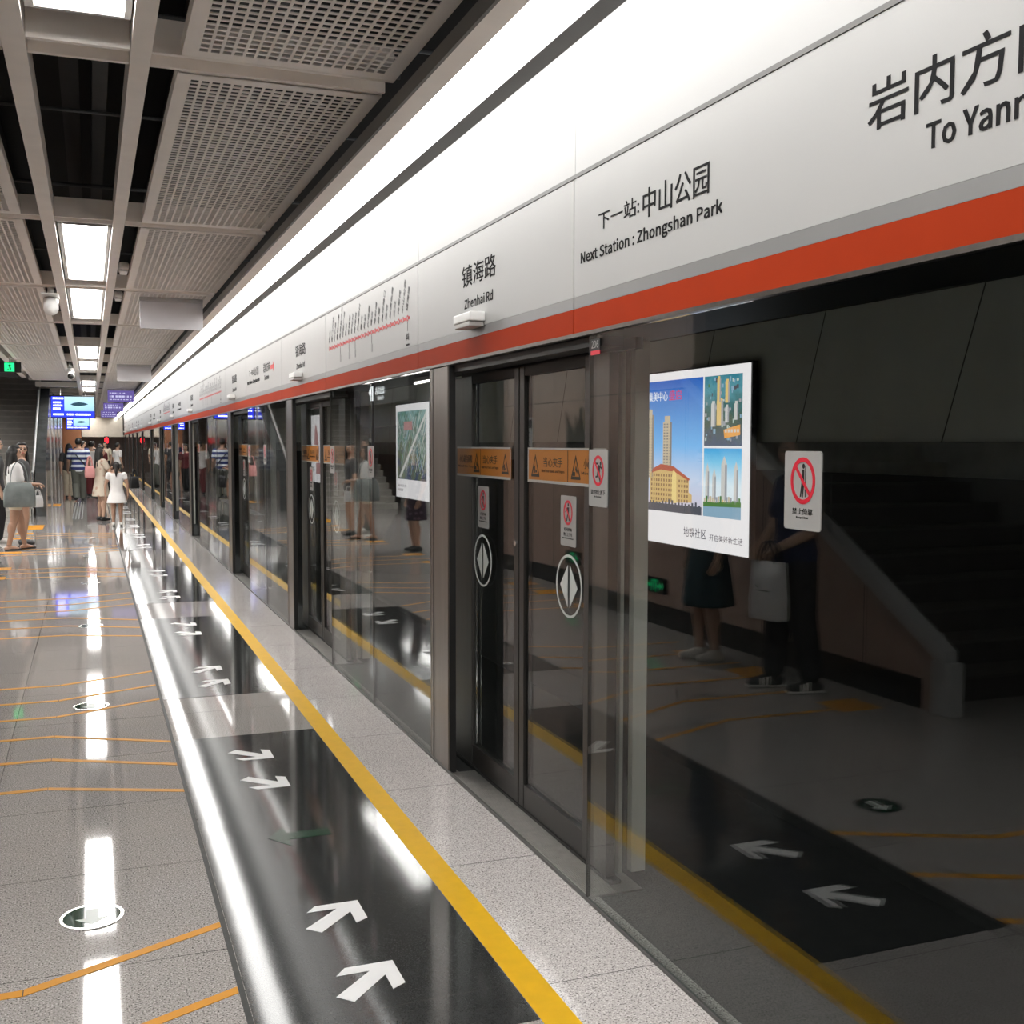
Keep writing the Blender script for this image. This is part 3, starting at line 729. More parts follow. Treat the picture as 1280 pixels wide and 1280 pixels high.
for i, y in enumerate((.78, 4.025, 7.32, 10.57, 13.82, 17.1, 20.35, 23.6)):
    t = thing('floor_marker', (-.028, y, 0), f'round dark green floor marker with white arrow on the granite, {ordn(i)} one' if i else 'round dark green floor marker at the viewer\'s feet', 'floor marker', 'round green floor markers')
    fn = lambda u, v, w: (-.028 + u, y + v, .0008 + w)
    gl = MB().disc((0, 0), .094, fn, .0022, 'disc', 48).build('glass', t)
    MB().ring((0, 0), .095, .106, fn, .0034, 'rail', 48).build('rim', t)
    m_ = MB().prism([(.0, -.07), (.055, -.015), (.022, -.015), (.022, .065), (-.022, .065), (-.022, -.015), (-.055, -.015)], lambda u, v, w: (-.028 + u, y + v, .0032 + w), .0006, 'decal')
    m_.build('arrow', gl)
t = thing('tactile_strip', (-.3, 29, 0), 'ribbed grey tactile strip on the floor behind the striped man', 'tactile paving')
for k in range(4): MB().box(-.40 + k * .062, -.375 + k * .062, 25.5, 33.0, .0005, .006, 'grey_band').build('bar', t)
for i, (x, y) in enumerate(((-.88, 31.5), (-1.0, 23.3))):
    tag(MB().box(x - .2, x + .12, y - .6, y + .6, .0006, .0030, 'orange').build('floor_patch'), ('orange patch on the floor beside the dark stone staircase wall', 'orange patch on the floor past the waiting women')[i], 'floor marking', None, 'thing')

# ================================================================== PLATFORM SCREEN
ZG = 2.028
def pane_thing(ya, yb, lab):
    t = thing('glass_panel', (XG, (ya + yb) / 2, 0), lab, 'glass panel', 'fixed glass panels of the platform screen')
    MB().box(XG, XG + .012, ya + .004, yb - .004, .013, ZG, 'glass').build('pane', t)
    MB().box(XG - .001, XG + .014, ya, ya + .0035, .013, ZG, 'rail').build('edge_trim', t)
    MB().box(XG - .001, XG + .014, yb - .0035, yb, .013, ZG, 'steel_dk').build('edge_trim', t)
    return t
def post(p):
    lab = f'brushed steel door post of the platform screen, {ordn(post.i)} one'; post.i += 1
    t = thing('door_post', (XG, p - .15, 0), lab, 'door post', 'steel door posts of the platform screen')
    MB().box(XG + .0, XG + .04, p - .30, p - .004, .0, ZG, 'steel', .004).build('casing', t)
    MB().box(XG - .002, XG + .006, p - .052, p - .046, .0, ZG, 'steel_dk').build('groove', t)
    MB().box(XG + .005, XG + .036, p - .312, p - .3015, .0, ZG, 'black').build('shadow_strip', t)  # black strip standing for the shadow gap beside the post
    return t
post.i = 0
XD = 1.78
def leaf(c, sgn, lab):
    """sliding leaf; sgn +1 lies at higher y (left in the picture)"""
    a, b = (c + .006, c + .93) if sgn > 0 else (c - .91, c - .006)
    t = thing('sliding_door_leaf', (XD, (a + b) / 2, 0), lab, 'sliding door', 'sliding screen door leaves')
    so, si = (.28 if sgn > 0 else .215), .055
    if sgn > 0: so_r, si_r = (b - so, b), (a, a + si)
    else: so_r, si_r = (a, a + so), (b - si, b)
    MB().box(XD, XD + .04, so_r[0], so_r[1], .02, 1.985, 'steel_dk', .003).build('outer_stile', t)
    h = MB().box(XD, XD + .04, si_r[0], si_r[1], .02, 1.985, 'stile', .003).build('inner_stile', t)
    y0, y1 = sorted((so_r[1] if sgn < 0 else so_r[0], si_r[0] if sgn < 0 else si_r[1]))
    MB().box(XD + .002, XD + .038, y0 + .002, y1 - .002, .02, .125, 'stile').build('kick_rail', t)
    MB().box(XD + .002, XD + .038, y0 + .002, y1 - .002, 1.945, 1.985, 'black').build('top_rail', t)
    MB().box(XD + .012, XD + .024, y0 + .002, y1 - .002, .127, 1.943, 'glass').build('pane', t)
    if sgn > 0:
        f_ = gp(XD - .0015, a + .03, 1.2)
        MB().disc((0, 0), .012, f_, .004, 'rail', 16).build('lock', h)
    return t
NEAR = 5
proto = {}
def once(key, make, d, lab):
    if key in proto:
        return dup(proto[key][0], (0, d - proto[key][1], 0), lab)
    o = make(); o['label'] = lab; proto[key] = (o, d); return o

# --- sticker artwork
def plate(mb, y0, y1, z0, z1, x, mt, d=.003):
    r = .008; pts = []
    for (cx, cy, a0) in ((r, r, PI), (y1 - y0 - r, r, 1.5 * PI), (y1 - y0 - r, z1 - z0 - r, 0), (r, z1 - z0 - r, .5 * PI)):
        for k in range(4): a = a0 + k * PI / 6; pts.append((cx + r * math.cos(a), cy + r * math.sin(a)))
    mb.prism(pts, gp(x, y1, z0), d, mt); return mb
def prohibition(mb, fn, c, r, ar=.86):
    mb.ring(c, r * .80, r, fn, .0008, 'sign_red', 40, ar)
    d = r * .82 * .7071; k = r * .055
    mb.prism([(c[0] - d * ar - k, c[1] + d - k), (c[0] - d * ar + k, c[1] + d + k), (c[0] + d * ar + k, c[1] - d + k), (c[0] + d * ar - k, c[1] - d - k)], lambda u, v, w: fn(u, v, w + .0006), .0008, 'sign_red')
def sign_lean(c):
    y0, y1, z0, z1 = c - 2.365, c - 2.215, 1.437, 1.632
    t = thing('warning_sign', (XG, (y0 + y1) / 2, z0), 'x', 'sign', 'no leaning signs on the glass')
    pp = plate(MB(), y0, y1, z0, z1, XG - .0012, 'sign_white').build('plate', t)
    f_ = gp(XG - .0045, y1, z0); m_ = MB()
    prohibition(m_, f_, (.077, .122), .058, .86)
    m_.disc((.079, .158), .0062, f_, .0006, 'sign_black', 14, .8)
    m_.prism([(.074, .150), (.082, .150), (.083, .118), (.072, .118)], f_, .0006, 'sign_black')
    m_.prism([(.072, .119), (.078, .119), (.070, .082), (.066, .082)], f_, .0006, 'sign_black').prism([(.077, .119), (.083, .119), (.078, .081), (.074, .081)], f_, .0006, 'sign_black')
    m_.prism([(.0865, .160), (.0885, .160), (.0885, .082), (.0865, .082)], f_, .0006, 'sign_black')
    m_.build('pictogram', pp)
    m_ = MB(); m_.text('禁止倚靠', gp(XG - .0045, y1, z0 + .038), .083, .016, 'letter', .0005, left=.035); m_.text('Keep Clear', gp(XG - .0045, y1, z0 + .027), .05, .007, 'letter', .0005, left=.052)
    m_.build('lettering', pp); return t
def sign_rush(c):
    y0, y1, z0, z1 = c - 1.188, c - 1.040, 1.431, 1.629
    t = thing('warning_sign', (XG, (y0 + y1) / 2, z0), 'x', 'sign', 'no rushing signs beside the doors')
    pp = plate(MB(), y0, y1, z0, z1, XG - .0012, 'sign_white').build('plate', t)
    f_ = gp(XG - .0045, y1, z0); m_ = MB()
    prohibition(m_, f_, (.075, .125), .053, .86)
    m_.disc((.094, .150), .007, f_, .0006, 'sign_black', 14, .8)
    m_.prism([(.074, .148), (.092, .140), (.088, .118), (.070, .124)], f_, .0006, 'sign_black')
    m_.prism([(.076, .147), (.055, .146), (.046, .156), (.050, .160), (.058, .152), (.078, .153)], f_, .0006, 'sign_black')
    m_.prism([(.088, .138), (.102, .130), (.110, .140), (.106, .143), (.101, .137), (.088, .145)], f_, .0006, 'sign_black')
    m_.prism([(.070, .126), (.080, .122), (.072, .102), (.055, .100), (.055, .106), (.066, .108)], f_, .0006, 'sign_black')
    m_.prism([(.078, .124), (.088, .120), (.090, .098), (.098, .084), (.092, .082), (.082, .098)], f_, .0006, 'sign_black')
    m_.build('pictogram', pp)
    m_ = MB(); m_.text('请勿抢上抢下', gp(XG - .0045, y1, z0 + .042), .115, .017, 'letter', .0005, left=.016); m_.text('No Rushing', gp(XG - .0045, y1, z0 + .030), .055, .008, 'letter', .0005, left=.045)
    m_.build('lettering', pp); return t
def sign_door(c, sg):
    yc = c + .503 if sg > 0 else c - .525
    y0, y1, z0, z1 = yc - .076, yc + .076, 1.237, 1.440
    t = thing('warning_sign', (XD, yc, z0), 'x', 'sign', 'small warning signs on the door leaves')
    x = XD + .0105
    pp = plate(MB(), y0, y1, z0, z1, x, 'sign_white', .002).build('plate', t)
    f_ = gp(x - .0025, y1, z0); m_ = MB()
    prohibition(m_, f_, (.075, .135), .050, .88)
    m_.disc((.078, .167), .007, f_, .0006, 'sign_black', 14, .8).prism([(.068, .157), (.086, .157), (.083, .128), (.071, .128)], f_, .0006, 'sign_black')
    m_.prism([(.070, .129), (.077, .129), (.066, .100), (.058, .100)], f_, .0006, 'sign_black').prism([(.076, .129), (.083, .129), (.092, .103), (.085, .101)], f_, .0006, 'sign_black')
    m_.prism([(.068, .156), (.070, .150), (.052, .134), (.049, .138)], f_, .0006, 'sign_black')
    m_.build('pictogram', pp)
    m_ = MB(); m_.text('灯闪铃响', gp(x - .0025, y1, z0 + .060), .075, .015, 'letter', .0005, left=.037); m_.text('禁止上下车', gp(x - .0025, y1, z0 + .040), .085, .015, 'letter', .0005, left=.032)
    m_.text('No boarding when the alarm sounds', gp(x - .0025, y1, z0 + .028), .11, .007, 'letter', .0005, left=.02); m_.build('lettering', pp)
    return t
def sign_orange(c, sg):
    y0, y1 = (c + .092, c + .87) if sg > 0 else (c - .90, c - .12)
    z0, z1 = 1.486, 1.630; x = XD - .0012
    t = thing('warning_strip_sign', (XD, (y0 + y1) / 2, z0), 'x', 'warning strip', 'orange warning strips on the door leaves')
    pp = plate(MB(), y0, y1, z0, z1, x, 'sign_orange', .003).build('plate', t)
    m_ = MB()
    for za, zb in ((z0 - .002, z0 + .009), (z1 - .006, z1 + .002)): m_.box(x - .0045, x - .0032, y0, y1, za, zb, 'sign_white')
    m_.box(x - .0045, x - .0032, *((y0, y0 + .008) if sg > 0 else (y1 - .008, y1)), z0 + .01, z1 - .007, 'sign_white'); m_.build('white_border', pp)
    f_ = gp(x - .0032, y1, z0); m_ = MB()
    def tri(u, kind):
        a = [(u - .045, .028), (u + .045, .028), (u, .118)]; b = [(u - .034, .034), (u + .034, .034), (u, .104)]
        for i in range(3):
            j = (i + 1) % 3; m_.prism([a[i], a[j], b[j], b[i]], f_, .0006, 'sign_black')
        m_.prism([(u - .045, .022), (u + .045, .022), (u + .045, .029), (u - .045, .029)], f_, .0006, 'sign_black')
        if kind: m_.prism([(u - .02, .038), (u - .004, .038), (u - .004, .070), (u - .02, .060)], f_, .0006, 'sign_black').prism([(u + .002, .04), (u + .016, .04), (u + .016, .048), (u + .002, .052)], f_, .0006, 'sign_black')
        else: m_.prism([(u - .03, .036), (u - .006, .036), (u - .006, .052), (u - .03, .052)], f_, .0006, 'sign_black').prism([(u - .004, .06), (u + .014, .046), (u + .018, .056), (u + .002, .078)], f_, .0006, 'sign_black')
    def words(u, cn, en): 
        m_.text(cn, gp(x - .0032, y1 - u, z0 + .066), .20, .04, 'sign_black', .0006); m_.text(en, gp(x - .0032, y1 - u + .02, z0 + .040), .24, .016, 'sign_black', .0006)
    if sg > 0:
        words(.04, '小心站台间隙', 'Mind the Gap'); tri(.305, 0); words(.40, '当心夹手', 'Mind Your Hands and Fingers'); tri(.705, 1)
        m_.box(x - .0042, x - .0032, y1 - .365, y1 - .362, z0 + .01, z1 - .008, 'sign_black')
    else:
        tri(.085, 1); words(.175, '当心夹手', 'Mind Your Hands and Fingers'); tri(.505, 0); words(.58, '小心站台间隙', 'Mind the Gap')
        m_.box(x - .0042, x - .0032, y1 - .43, y1 - .427, z0 + .01, z1 - .008, 'sign_black')
    m_.build('lettering', pp); return t
def oval(c, sg):
    yc = c + .515 if sg > 0 else c - .53
    t = thing('door_decal', (XD, yc, .95), 'x', 'door decal', 'round opening door decals')
    f_ = gp(XD + .0108, yc, 1.075); m_ = MB()
    m_.ring((0, 0), .118, .128, f_, .0012, 'decal', 48, 1.0)
    m_.build('ring', t)
    MB().prism([(-.010, .085), (-.010, -.085), (-.085, 0)], f_, .0012, 'decal').build('triangle', t)
    MB().prism([(.010, .085), (.010, -.085), (.085, 0)], f_, .0012, 'decal').build('triangle', t)
    return t

# --- fascia
XF = XG
def fascia_panel(ya, yb, lab, texts=None):
    t = thing('name_band_panel', (XF, (ya + yb) / 2, 2.04), lab, 'panel', 'station name band panels')
    a, b = ya + .003, yb - .003
    MB().box(XF, XF + .02, a, b, 2.176, 2.596, 'fascia').build('white_face', t)
    MB().box(XF, XF + .02, a, b, 2.134, 2.1755, 'grey_band').build('grey_stripe', t)
    MB().box(XF, XF + .02, a, b, 2.046, 2.1335, 'red').build('red_stripe', t)
    MB().box(XF - .004, XF + .025, ya, yb, 2.032, 2.0455, 'steel').build('bottom_lip', t)
    if texts:
        m_ = MB()
        for tx in texts: tx(m_)
        m_.build('lettering', t)
    return t
FX = XF - .0008
def T(body, yl, yr, z, h, mt='letter', bold=0.0): return lambda m_: m_.text(body, gp(FX, yl, z), yl - yr, h, mt, .0006, bold)
def name_texts(c):
    return [T('镇海路', c + .39, c - .07, 2.372, .098, bold=.014), T('Zhenhai Rd', c + .355, c - .03, 2.272, .045, bold=.03)]
def next_texts(ya, k=1.0):
    return [T('下一站:', ya, ya - .30, 2.378, .06, bold=.012), T('中山公园', ya - .325, ya - .725, 2.356, .092, bold=.012), T('Next Station : Zhongshan Park', ya + .145, ya - .797, 2.276, .052, bold=.03)]
STN = '镇海路 中山公园 将军祠 文灶 湖滨东路 莲坂 莲花路口 吕厝 乌石浦 塘边 火炬园 殿前 高崎 集美学村 园博苑 杏林村 杏锦路 官任 诚毅广场 集美软件园 集美大道 天水路 厦门北站 岩内'.split()
def map_texts(ya, yb):
    """route map: ya is the end at the right of the picture"""
    L = yb - ya - .28; y1 = yb - .12
    def f(m_):
        zl = 2.335
        m_.box(FX - .0006, FX, y1 - L, y1, zl - .008, zl + .008, 'letter_red')
        n = len(STN)
        for i, s_ in enumerate(reversed(STN)):
            y = y1 - L * (i + .3) / (n - .2); g = gp(FX, y, zl)
            m_.ring((0, 0), .009, .017, lambda u, v, w: (FX - w - .0007, y - u, zl + v), .0006, 'letter_red', 16)
            m_.disc((0, 0), .009, lambda u, v, w: (FX - w - .0007, y - u, zl + v), .0006, 'sign_white', 12)
            ca, sa = math.cos(math.radians(68)), math.sin(math.radians(68))
            rot = lambda u, v, w, y=y: (FX - w, y - (u * ca - v * sa), zl + .035 + u * sa + v * ca)
            m_.text(s_, rot, .046 * len(s_), .036, 'letter_soft', .0006)
            if i in (4, 7, 9, 14):
                m_.box(FX - .0006, FX, y - .002, y + .002, zl - .07, zl - .02, 'letter'); m_.box(FX - .0006, FX, y - .018, y + .018, zl - .12, zl - .072, 'grey_band')
        y = y1 - L * (n - 1 + .3) / (n - .2)
        m_.box(FX - .0006, FX, y - .002, y + .002, zl - .07, zl - .02, 'letter'); m_.text('本站', gp(FX, y + .03, zl - .12), .06, .04, 'letter', .0006); m_.text('You are here', gp(FX, y + .035, zl - .15), .07, .014, 'letter', .0006)
    return [f]
def dir_texts(yl):
    return [T('岩内方向', yl, yl - .42, 2.352, .095, bold=.01), T('To Yannei', yl - .06, yl - .36, 2.275, .05, bold=.01),
            lambda m_: m_.prism([(.47, .05), (.62, .05), (.62, .02), (.70, .07), (.62, .12), (.62, .09), (.47, .09)], gp(FX, yl, 2.31), .0006, 'letter_red')]

joints = []
npan = 0
for j, p in enumerate(POSTS):
    a, b = p - 1.81, p + .22
    c = p - .92
    # panel over the door
    lab = f'white name band panel with station name over a door, {ordn(j)} one' if j else 'white name band panel over the door behind the viewer'
    if j < 4: fascia_panel(a, b, lab, name_texts(c))
    else: once('fd', lambda: fascia_panel(a, b, lab, name_texts(c)), p, lab)
    prevb = POSTS[j - 1] + .22 if j else p - 6
    # panel over the fixed glass before this door
    ga, gb = prevb, a
    lab = {0: 'white name band panel behind the viewer', 1: 'big white name band panel reading next station and direction, nearest in view', 2: 'white name band panel with the red route map, nearest map'}.get(j, f'white name band panel over the fixed glass, {ordn(j)} one')
    if j == 1: tx = next_texts(3.482) + [T('岩内方向', 2.075, 1.53, 2.345, .108, bold=.01), T('To Yannei', 1.886, 1.555, 2.262, .056, bold=.03)]
    elif j == 2: tx = map_texts(ga, gb)
    elif j == 3: tx = next_texts(gb - .28) + dir_texts(gb - 1.35)
    elif j == 4: tx = map_texts(ga + .3, gb - .3)
    elif j % 2: tx = next_texts(gb - .28)
    else: tx = map_texts(ga, ga + 2.47) if j < 7 else None
    fascia_panel(ga, gb, lab, tx)
    # upper fascia
    for q, (u0, u1) in enumerate(((ga, gb), (a, b))):
        t = thing('upper_fascia_panel', (XF, (u0 + u1) / 2, 2.6), 'x', 'panel', 'plain white panels above the name band')
        t['label'] = f'plain white panel above the name band, {ordn(npan)} one' if npan < 16 else 'plain white panel above the name band, in the far distance'; npan += 1
        MB().box(XF + .004, XF + .02, u0 + .0015, u1 - .0015, 2.612, 3.35, 'fascia').build('face', t)
        MB().box(XF - .003, XF + .016, u0, u1, 2.597, 2.611, 'seam').build('dark_groove', t)
    # sensor box
    lab = f'small white sensor box under the station name, {ordn(j)} one'
    def mk():
        t = thing('sensor_box', (XF, c + .2, 2.17), 'x', 'sensor', 'white sensor boxes on the name band')
        MB().box(XF - .075, XF - .001, c + .06, c + .30, 2.190, 2.232, 'white', .006).build('housing', t)
        MB().box(XF - .073, XF - .003, c + .075, c + .285, 2.168, 2.189, 'trimw', .004).build('lens_cover', t)
        return t
    once('sensor', mk, p, lab)
    # posts, leaves, sill, lintel, column
    lab = f'brushed steel post beside the screen door, {ordn(j)} one'
    once('post', lambda: post(p), p, lab)
    for sg, sd in ((1, 'far'), (-1, 'near')):
        lab = f'glass sliding door leaf, {sd} half of the {ordn(j)} door'
        once(('leaf', sg), lambda: leaf(c, sg, 'x'), p, lab)
        if j <= 8:
            once(('orange', sg), lambda: sign_orange(c, sg), p, f'orange warning strip on the {sd} leaf of the {ordn(j)} door')
            once(('ds', sg), lambda: sign_door(c, sg), p, f'small white prohibition sign on the {sd} leaf of the {ordn(j)} door')
            once(('oval', sg), lambda: oval(c, sg), p, f'pale oval opening arrows decal on the {sd} leaf of the {ordn(j)} door')
    if j <= 8:
        once('rush', lambda: sign_rush(c), p, f'white no rushing sign beside the {ordn(j)} door')
        once('lean', lambda: sign_lean(c), p, f'white no leaning sign on the fixed glass before the {ordn(j)} door')
    def mk():
        t = thing('door_sill', (XG + .1, c, 0), 'x', 'door sill', 'ribbed steel door sills')
        m_ = MB().box(XG + .008, XD + .10, c - 1.02, c + .60, -.02, .004, 'sill')
        for k in range(14): m_.box(XG + .012 + k * .0088, XG + .0165 + k * .0088, c - 1.02, c + .60, .0042, .0068, 'sill')
        m_.build('ribbed_plate', t)
        MB().box(XD - .004, XD + .045, c - .95, c + .95, .0045, .018, 'black').build('guide_track', t)
        return t
    once('sill', mk, p, f'ribbed steel sill under the {ordn(j)} door')
    def mk():
        t = thing('screen_column', (1.88, c - .80, 0), 'x', 'column', 'steel columns behind the screen')
        yc = c - .80
        MB().box(1.86, 1.875, yc - .055, yc + .09, 0, 3.3, 'column_paint').build('front_flange', t)
        MB().box(1.876, 1.915, yc - .02, yc + .05, 0, 3.3, 'steel_dk').build('web', t)
        MB().box(1.916, 1.975, yc - .055, yc + .09, 0, 3.3, 'column_paint').build('rear_flange', t)
        return t
    once('col', mk, p, f'steel column standing behind the glass next to the {ordn(j)} door')
    def mk():
        t = thing('door_header', (1.8, c, 2), 'x', 'door header', 'dark headers above the sliding doors')
        MB().box(XG + .03, XD - .002, c - 1.03, c + .60, 1.995, 2.03, 'black').build('front_plate', t)
        MB().box(XD + .045, 1.855, c - 1.03, c + .95, 1.99, 2.03, 'black').build('track_box', t)
        return t
    once('head', mk, p, f'dark header above the {ordn(j)} door')
# fixed glass panes
np_ = 0
for j, p in enumerate(POSTS):
    hi = p - 1.95; lo = POSTS[j - 1] + .001 if j else p - 5
    k = 1 if j <= 1 else (2 if hi - lo < 3 else 3)
    for q in range(k):
        ya = lo + (hi - lo) * q / k; yb = lo + (hi - lo) * (q + 1) / k
        lab = 'large fixed glass panel filling the right of the view, nearest one' if j == 1 else ('fixed glass panel behind the viewer' if j == 0 else f'fixed glass panel of the platform screen, {ordn(np_)} one in view')
        if j: np_ += 1
        pane_thing(ya, yb, lab)
lo = POSTS[-1] + .001
pane_thing(lo, Y1, 'last fixed glass panel at the far end of the screen')
struct('trim_6', MB().box(XG + .021, 1.98, Y0, Y1, 2.05, 4.2, 'dark'), 'boxed header carrying the name band above the screen')
struct('trim_7', MB().box(XG + .03, 1.98, Y0, Y1, 2.036, 2.049, 'black'), 'dark underside of the screen header')
t = thing('number_plate_sign', (XG, 3.5, 1.96), 'tiny black door number plate at the top corner of the near glass', 'number plate')
MB().box(XG - .003, XG - .001, 3.462, 3.535, 1.972, 2.012, 'sign_black').build('plate', t)
MB().box(XG - .003, XG - .001, 3.462, 3.535, 1.957, 1.9715, 'sign_red').build('red_tab', t)
MB().text('206', gp(XG - .0032, 3.527, 1.980), .055, .026, 'sign_white', .0005).build('lettering', t)

# ================================================================== LIGHT BOXES ON THE TUNNEL WALL
XP = 4.80
def lightbox(y0, y1, lab):
    t = thing('light_box_sign', (4.85, (y0 + y1) / 2, .75), lab, 'light box')
    MB().box(XP + .012, 4.859, y0 - .015, y1 + .015, .742, 2.295, 'sign_black').build('housing', t)
    return MB().box(XP, XP + .011, y0, y1, .757, 2.28, E_WHITE).build('lit_sheet', t)
ES = 1.0
E_WHITE = emit('backlit white print', (.93, .86, .88), ES)
E_SKY = emit_ramp('backlit sky print', 'Z', 1.05, 2.21, ((0, (.75, .62, .72)), (.25, (.62, .70, .90)), (.5, (.20, .50, .92)), (1, (.02, .12, .52))), ES)
E_SKY2 = emit_ramp('backlit pale sky print', 'Z', 1.05, 1.61, ((0, (.85, .85, .90)), (.45, (.80, .88, .95)), (.8, (.25, .62, .90)), (1, (.08, .42, .80))), ES)
E_AER = emit_ramp('backlit aerial print', 'Z', 1.63, 2.21, ((0, (.10, .13, .20)), (.35, (.10, .13, .09)), (.55, (.07, .16, .16)), (.8, (.12, .32, .38)), (1, (.05, .22, .30))), ES, .5, 14)
E_AER2 = emit_ramp('backlit street map print', 'Z', 1.05, 2.18, ((0, (.06, .08, .14)), (.3, (.16, .17, .09)), (.45, (.05, .11, .10)), (.6, (.30, .34, .32)), (.75, (.04, .14, .12)), (1, (.22, .36, .34))), ES, 2.0, 5)
e = lambda n, c, s=1.0: emit('print ' + n, c, s * ES)
E = dict(tower=e('tower stone', (.62, .50, .36)), tower_d=e('tower windows', (.27, .24, .22)), roof=e('red roof', (.50, .12, .07)), body=e('cream facade', (.72, .48, .20)), bright=e('lit facade', (.92, .68, .28)), win=e('facade windows', (.30, .17, .09)),
         ground=e('dark ground', (.10, .10, .12)), tw_w=e('white towers', (.66, .62, .60)), tw_d=e('tower shade', (.38, .37, .40)), green=e('lawn', (.10, .22, .06)), water=e('water', (.28, .42, .55)), gold=e('golden block', (.80, .55, .22)), org=e('orange roofs', (.90, .40, .10)), ink=e('dark ink', (.05, .04, .06)), pink=e('red ink', (.75, .03, .12)), white=e('white ink', (.95, .95, .98)), road=e('pale road', (.55, .60, .55)), rose=e('rose figure', (.45, .22, .22)))
pf = lambda u, v, w: (XP - .0006 - w, u, v)
bx = lightbox(7.40, 9.72, 'glowing building poster on the tunnel wall behind the near glass')
m_ = MB()
q4 = lambda y0, y1, z0, z1, mt, w=0: m_.prism([(y1, z0), (y0, z0), (y0, z1), (y1, z1)], lambda u, v, k: (XP - .0006 - w - k, u, v), .0005, mt)
q4(8.10, 9.66, 1.045, 2.208, E_SKY); q4(7.50, 8.075, 1.632, 2.206, E_AER); q4(7.50, 8.075, 1.045, 1.612, E_SKY2)
# towers of the main picture
def tower(y0, y1, z0, z1, cap=.05):
    q4(y0, y1, z0, z1, E['tower'], .0006); q4(y0 + (y1 - y0) * .18, y1 - (y1 - y0) * .18, z1, z1 + cap, E['tower'], .0006)
    n = int((z1 - z0) / .026)
    for i in range(n):
        for k in range(3):
            w = (y1 - y0) / 3; q4(y0 + w * (k + .2), y0 + w * (k + .75), z0 + i * .026 + .006, z0 + i * .026 + .018, E['tower_d'], .0012)
    q4(y0, y0 + (y1 - y0) * .2, z0, z1, E['tower_d'], .0012)
tower(8.955, 9.135, 1.34, 1.91); tower(8.625, 8.785, 1.445, 1.84, .055); tower(9.14, 9.24, 1.3, 1.73, .02); tower(9.3, 9.45, 1.3, 1.95)
body = [(9.02, 1.11), (9.02, 1.38), (8.97, 1.40), (8.82, 1.445), (8.584, 1.42), (8.317, 1.345), (8.317, 1.23), (8.265, 1.21), (8.265, 1.145)]
m_.prism(body, lambda u, v, k: (XP - .0018 - k, u, v), .0005, E['body'])
m_.prism([(8.99, 1.385), (8.965, 1.425), (8.82, 1.468), (8.584, 1.45), (8.296, 1.345), (8.325, 1.330), (8.584, 1.408), (8.64, 1.405), (8.82, 1.418)], lambda u, v, k: (XP - .0024 - k, u, v), .0005, E['roof'])
m_.prism([(8.614, 1.125), (8.614, 1.36), (8.585, 1.42), (8.535, 1.39), (8.53, 1.13)], lambda u, v, k: (XP - .003 - k, u, v), .0005, E['bright'])
for r_ in range(6):
    for cidx in range(15):
        y = 8.99 - cidx * .046
        if 8.53 < y < 8.62: continue
        z = 1.14 + r_ * .043
        if z > 1.39 - abs(y - 8.75) * .16: continue
        q4(y - .016, y + .008, z, z + .024, E['win'], .0024)
q4(8.10, 9.66, 1.045, 1.115, E['ground'], .0032)
for k in range(26): q4(8.12 + k * .058, 8.15 + k * .058, 1.10, 1.125 + .03 * random.random(), E['ground'], .0034)
# aerial picture
for k in range(60):
    y, z = random.uniform(7.51, 8.04), random.uniform(1.66, 2.17); q4(y, y + random.uniform(.012, .035), z, z + random.uniform(.015, .04), E[random.choice(['tw_d', 'water', 'ground', 'green', 'tw_d', 'road'])], .0006)
for (y0, y1, z0, z1, mt) in ((7.82, 7.875, 1.99, 2.18, 'gold'), (7.69, 7.75, 1.98, 2.15, 'gold'), (7.895, 7.966, 1.79, 1.98, 'tw_w'), (7.695, 7.75, 1.82, 1.945, 'tw_w'), (7.557, 7.617, 1.84, 1.97, 'tw_w'), (7.78, 7.88, 1.80, 2.0, 'gold')):
    q4(y0, y1, z0, z1, E[mt], .0014); q4(y0, y0 + (y1 - y0) * .3, z0, z1, E['tw_d'], .0020); q4(y0 + .012, y1 - .012, z1, z1 + .02, E[mt], .0014)
m_.prism([(7.77, 1.763), (7.527, 1.802), (7.525, 1.719), (7.756, 1.692)], lambda u, v, k: (XP - .002 - k, u, v), .0005, E['org'])
for k in range(5): q4(7.54 + k * .045, 7.57 + k * .045, 1.74, 1.765, E['tw_w'], .0026)
# skyline picture
for (y0, y1, z1) in ((7.985, 8.045, 1.47), (7.878, 7.936, 1.43), (7.71, 7.80, 1.53), (7.545, 7.61, 1.49)):
    m_.prism([(y1, 1.19), (y0, 1.19), (y0, z1 - .05), ((y0 + y1) / 2, z1 + .02), (y1, z1 - .05)], lambda u, v, k: (XP - .0012 - k, u, v), .0005, E['tw_w']); q4(y0, y0 + (y1 - y0) * .35, 1.19, z1 - .05, E['tw_d'], .0018)
for k in range(18): q4(7.51 + k * .031, 7.535 + k * .031, 1.165, 1.19 + .035 * random.random(), E[random.choice(['tower', 'tw_d', 'gold', 'green'])], .0014)
m_.prism([(8.075, 1.125), (7.50, 1.145), (7.50, 1.185), (8.075, 1.165)], lambda u, v, k: (XP - .002 - k, u, v), .0005, E['green'])
m_.prism([(8.075, 1.045), (7.50, 1.045), (7.50, 1.145), (8.075, 1.125)], lambda u, v, k: (XP - .002 - k, u, v), .0005, E['water'])
m_.build('printed_picture', bx)
m_ = MB()
PT = lambda s_, yl, yr, z, h, mt, b=0.0: m_.text(s_, (lambda u, v, w: (XP - .004 - w, yl - u, z + v)), yl - yr, h, mt, .0005, b)
PT('上品集美中心', 9.235, 8.70, 2.03, .085, E['white'], .01); PT('盛启', 8.675, 8.46, 2.03, .09, E['pink'], .01); PT('地铁社区', 8.395, 8.02, .848, .085, E['ink']); PT('开启美好新生活', 7.965, 7.465, .845, .055, E['ink'])
m_.build('lettering', bx)

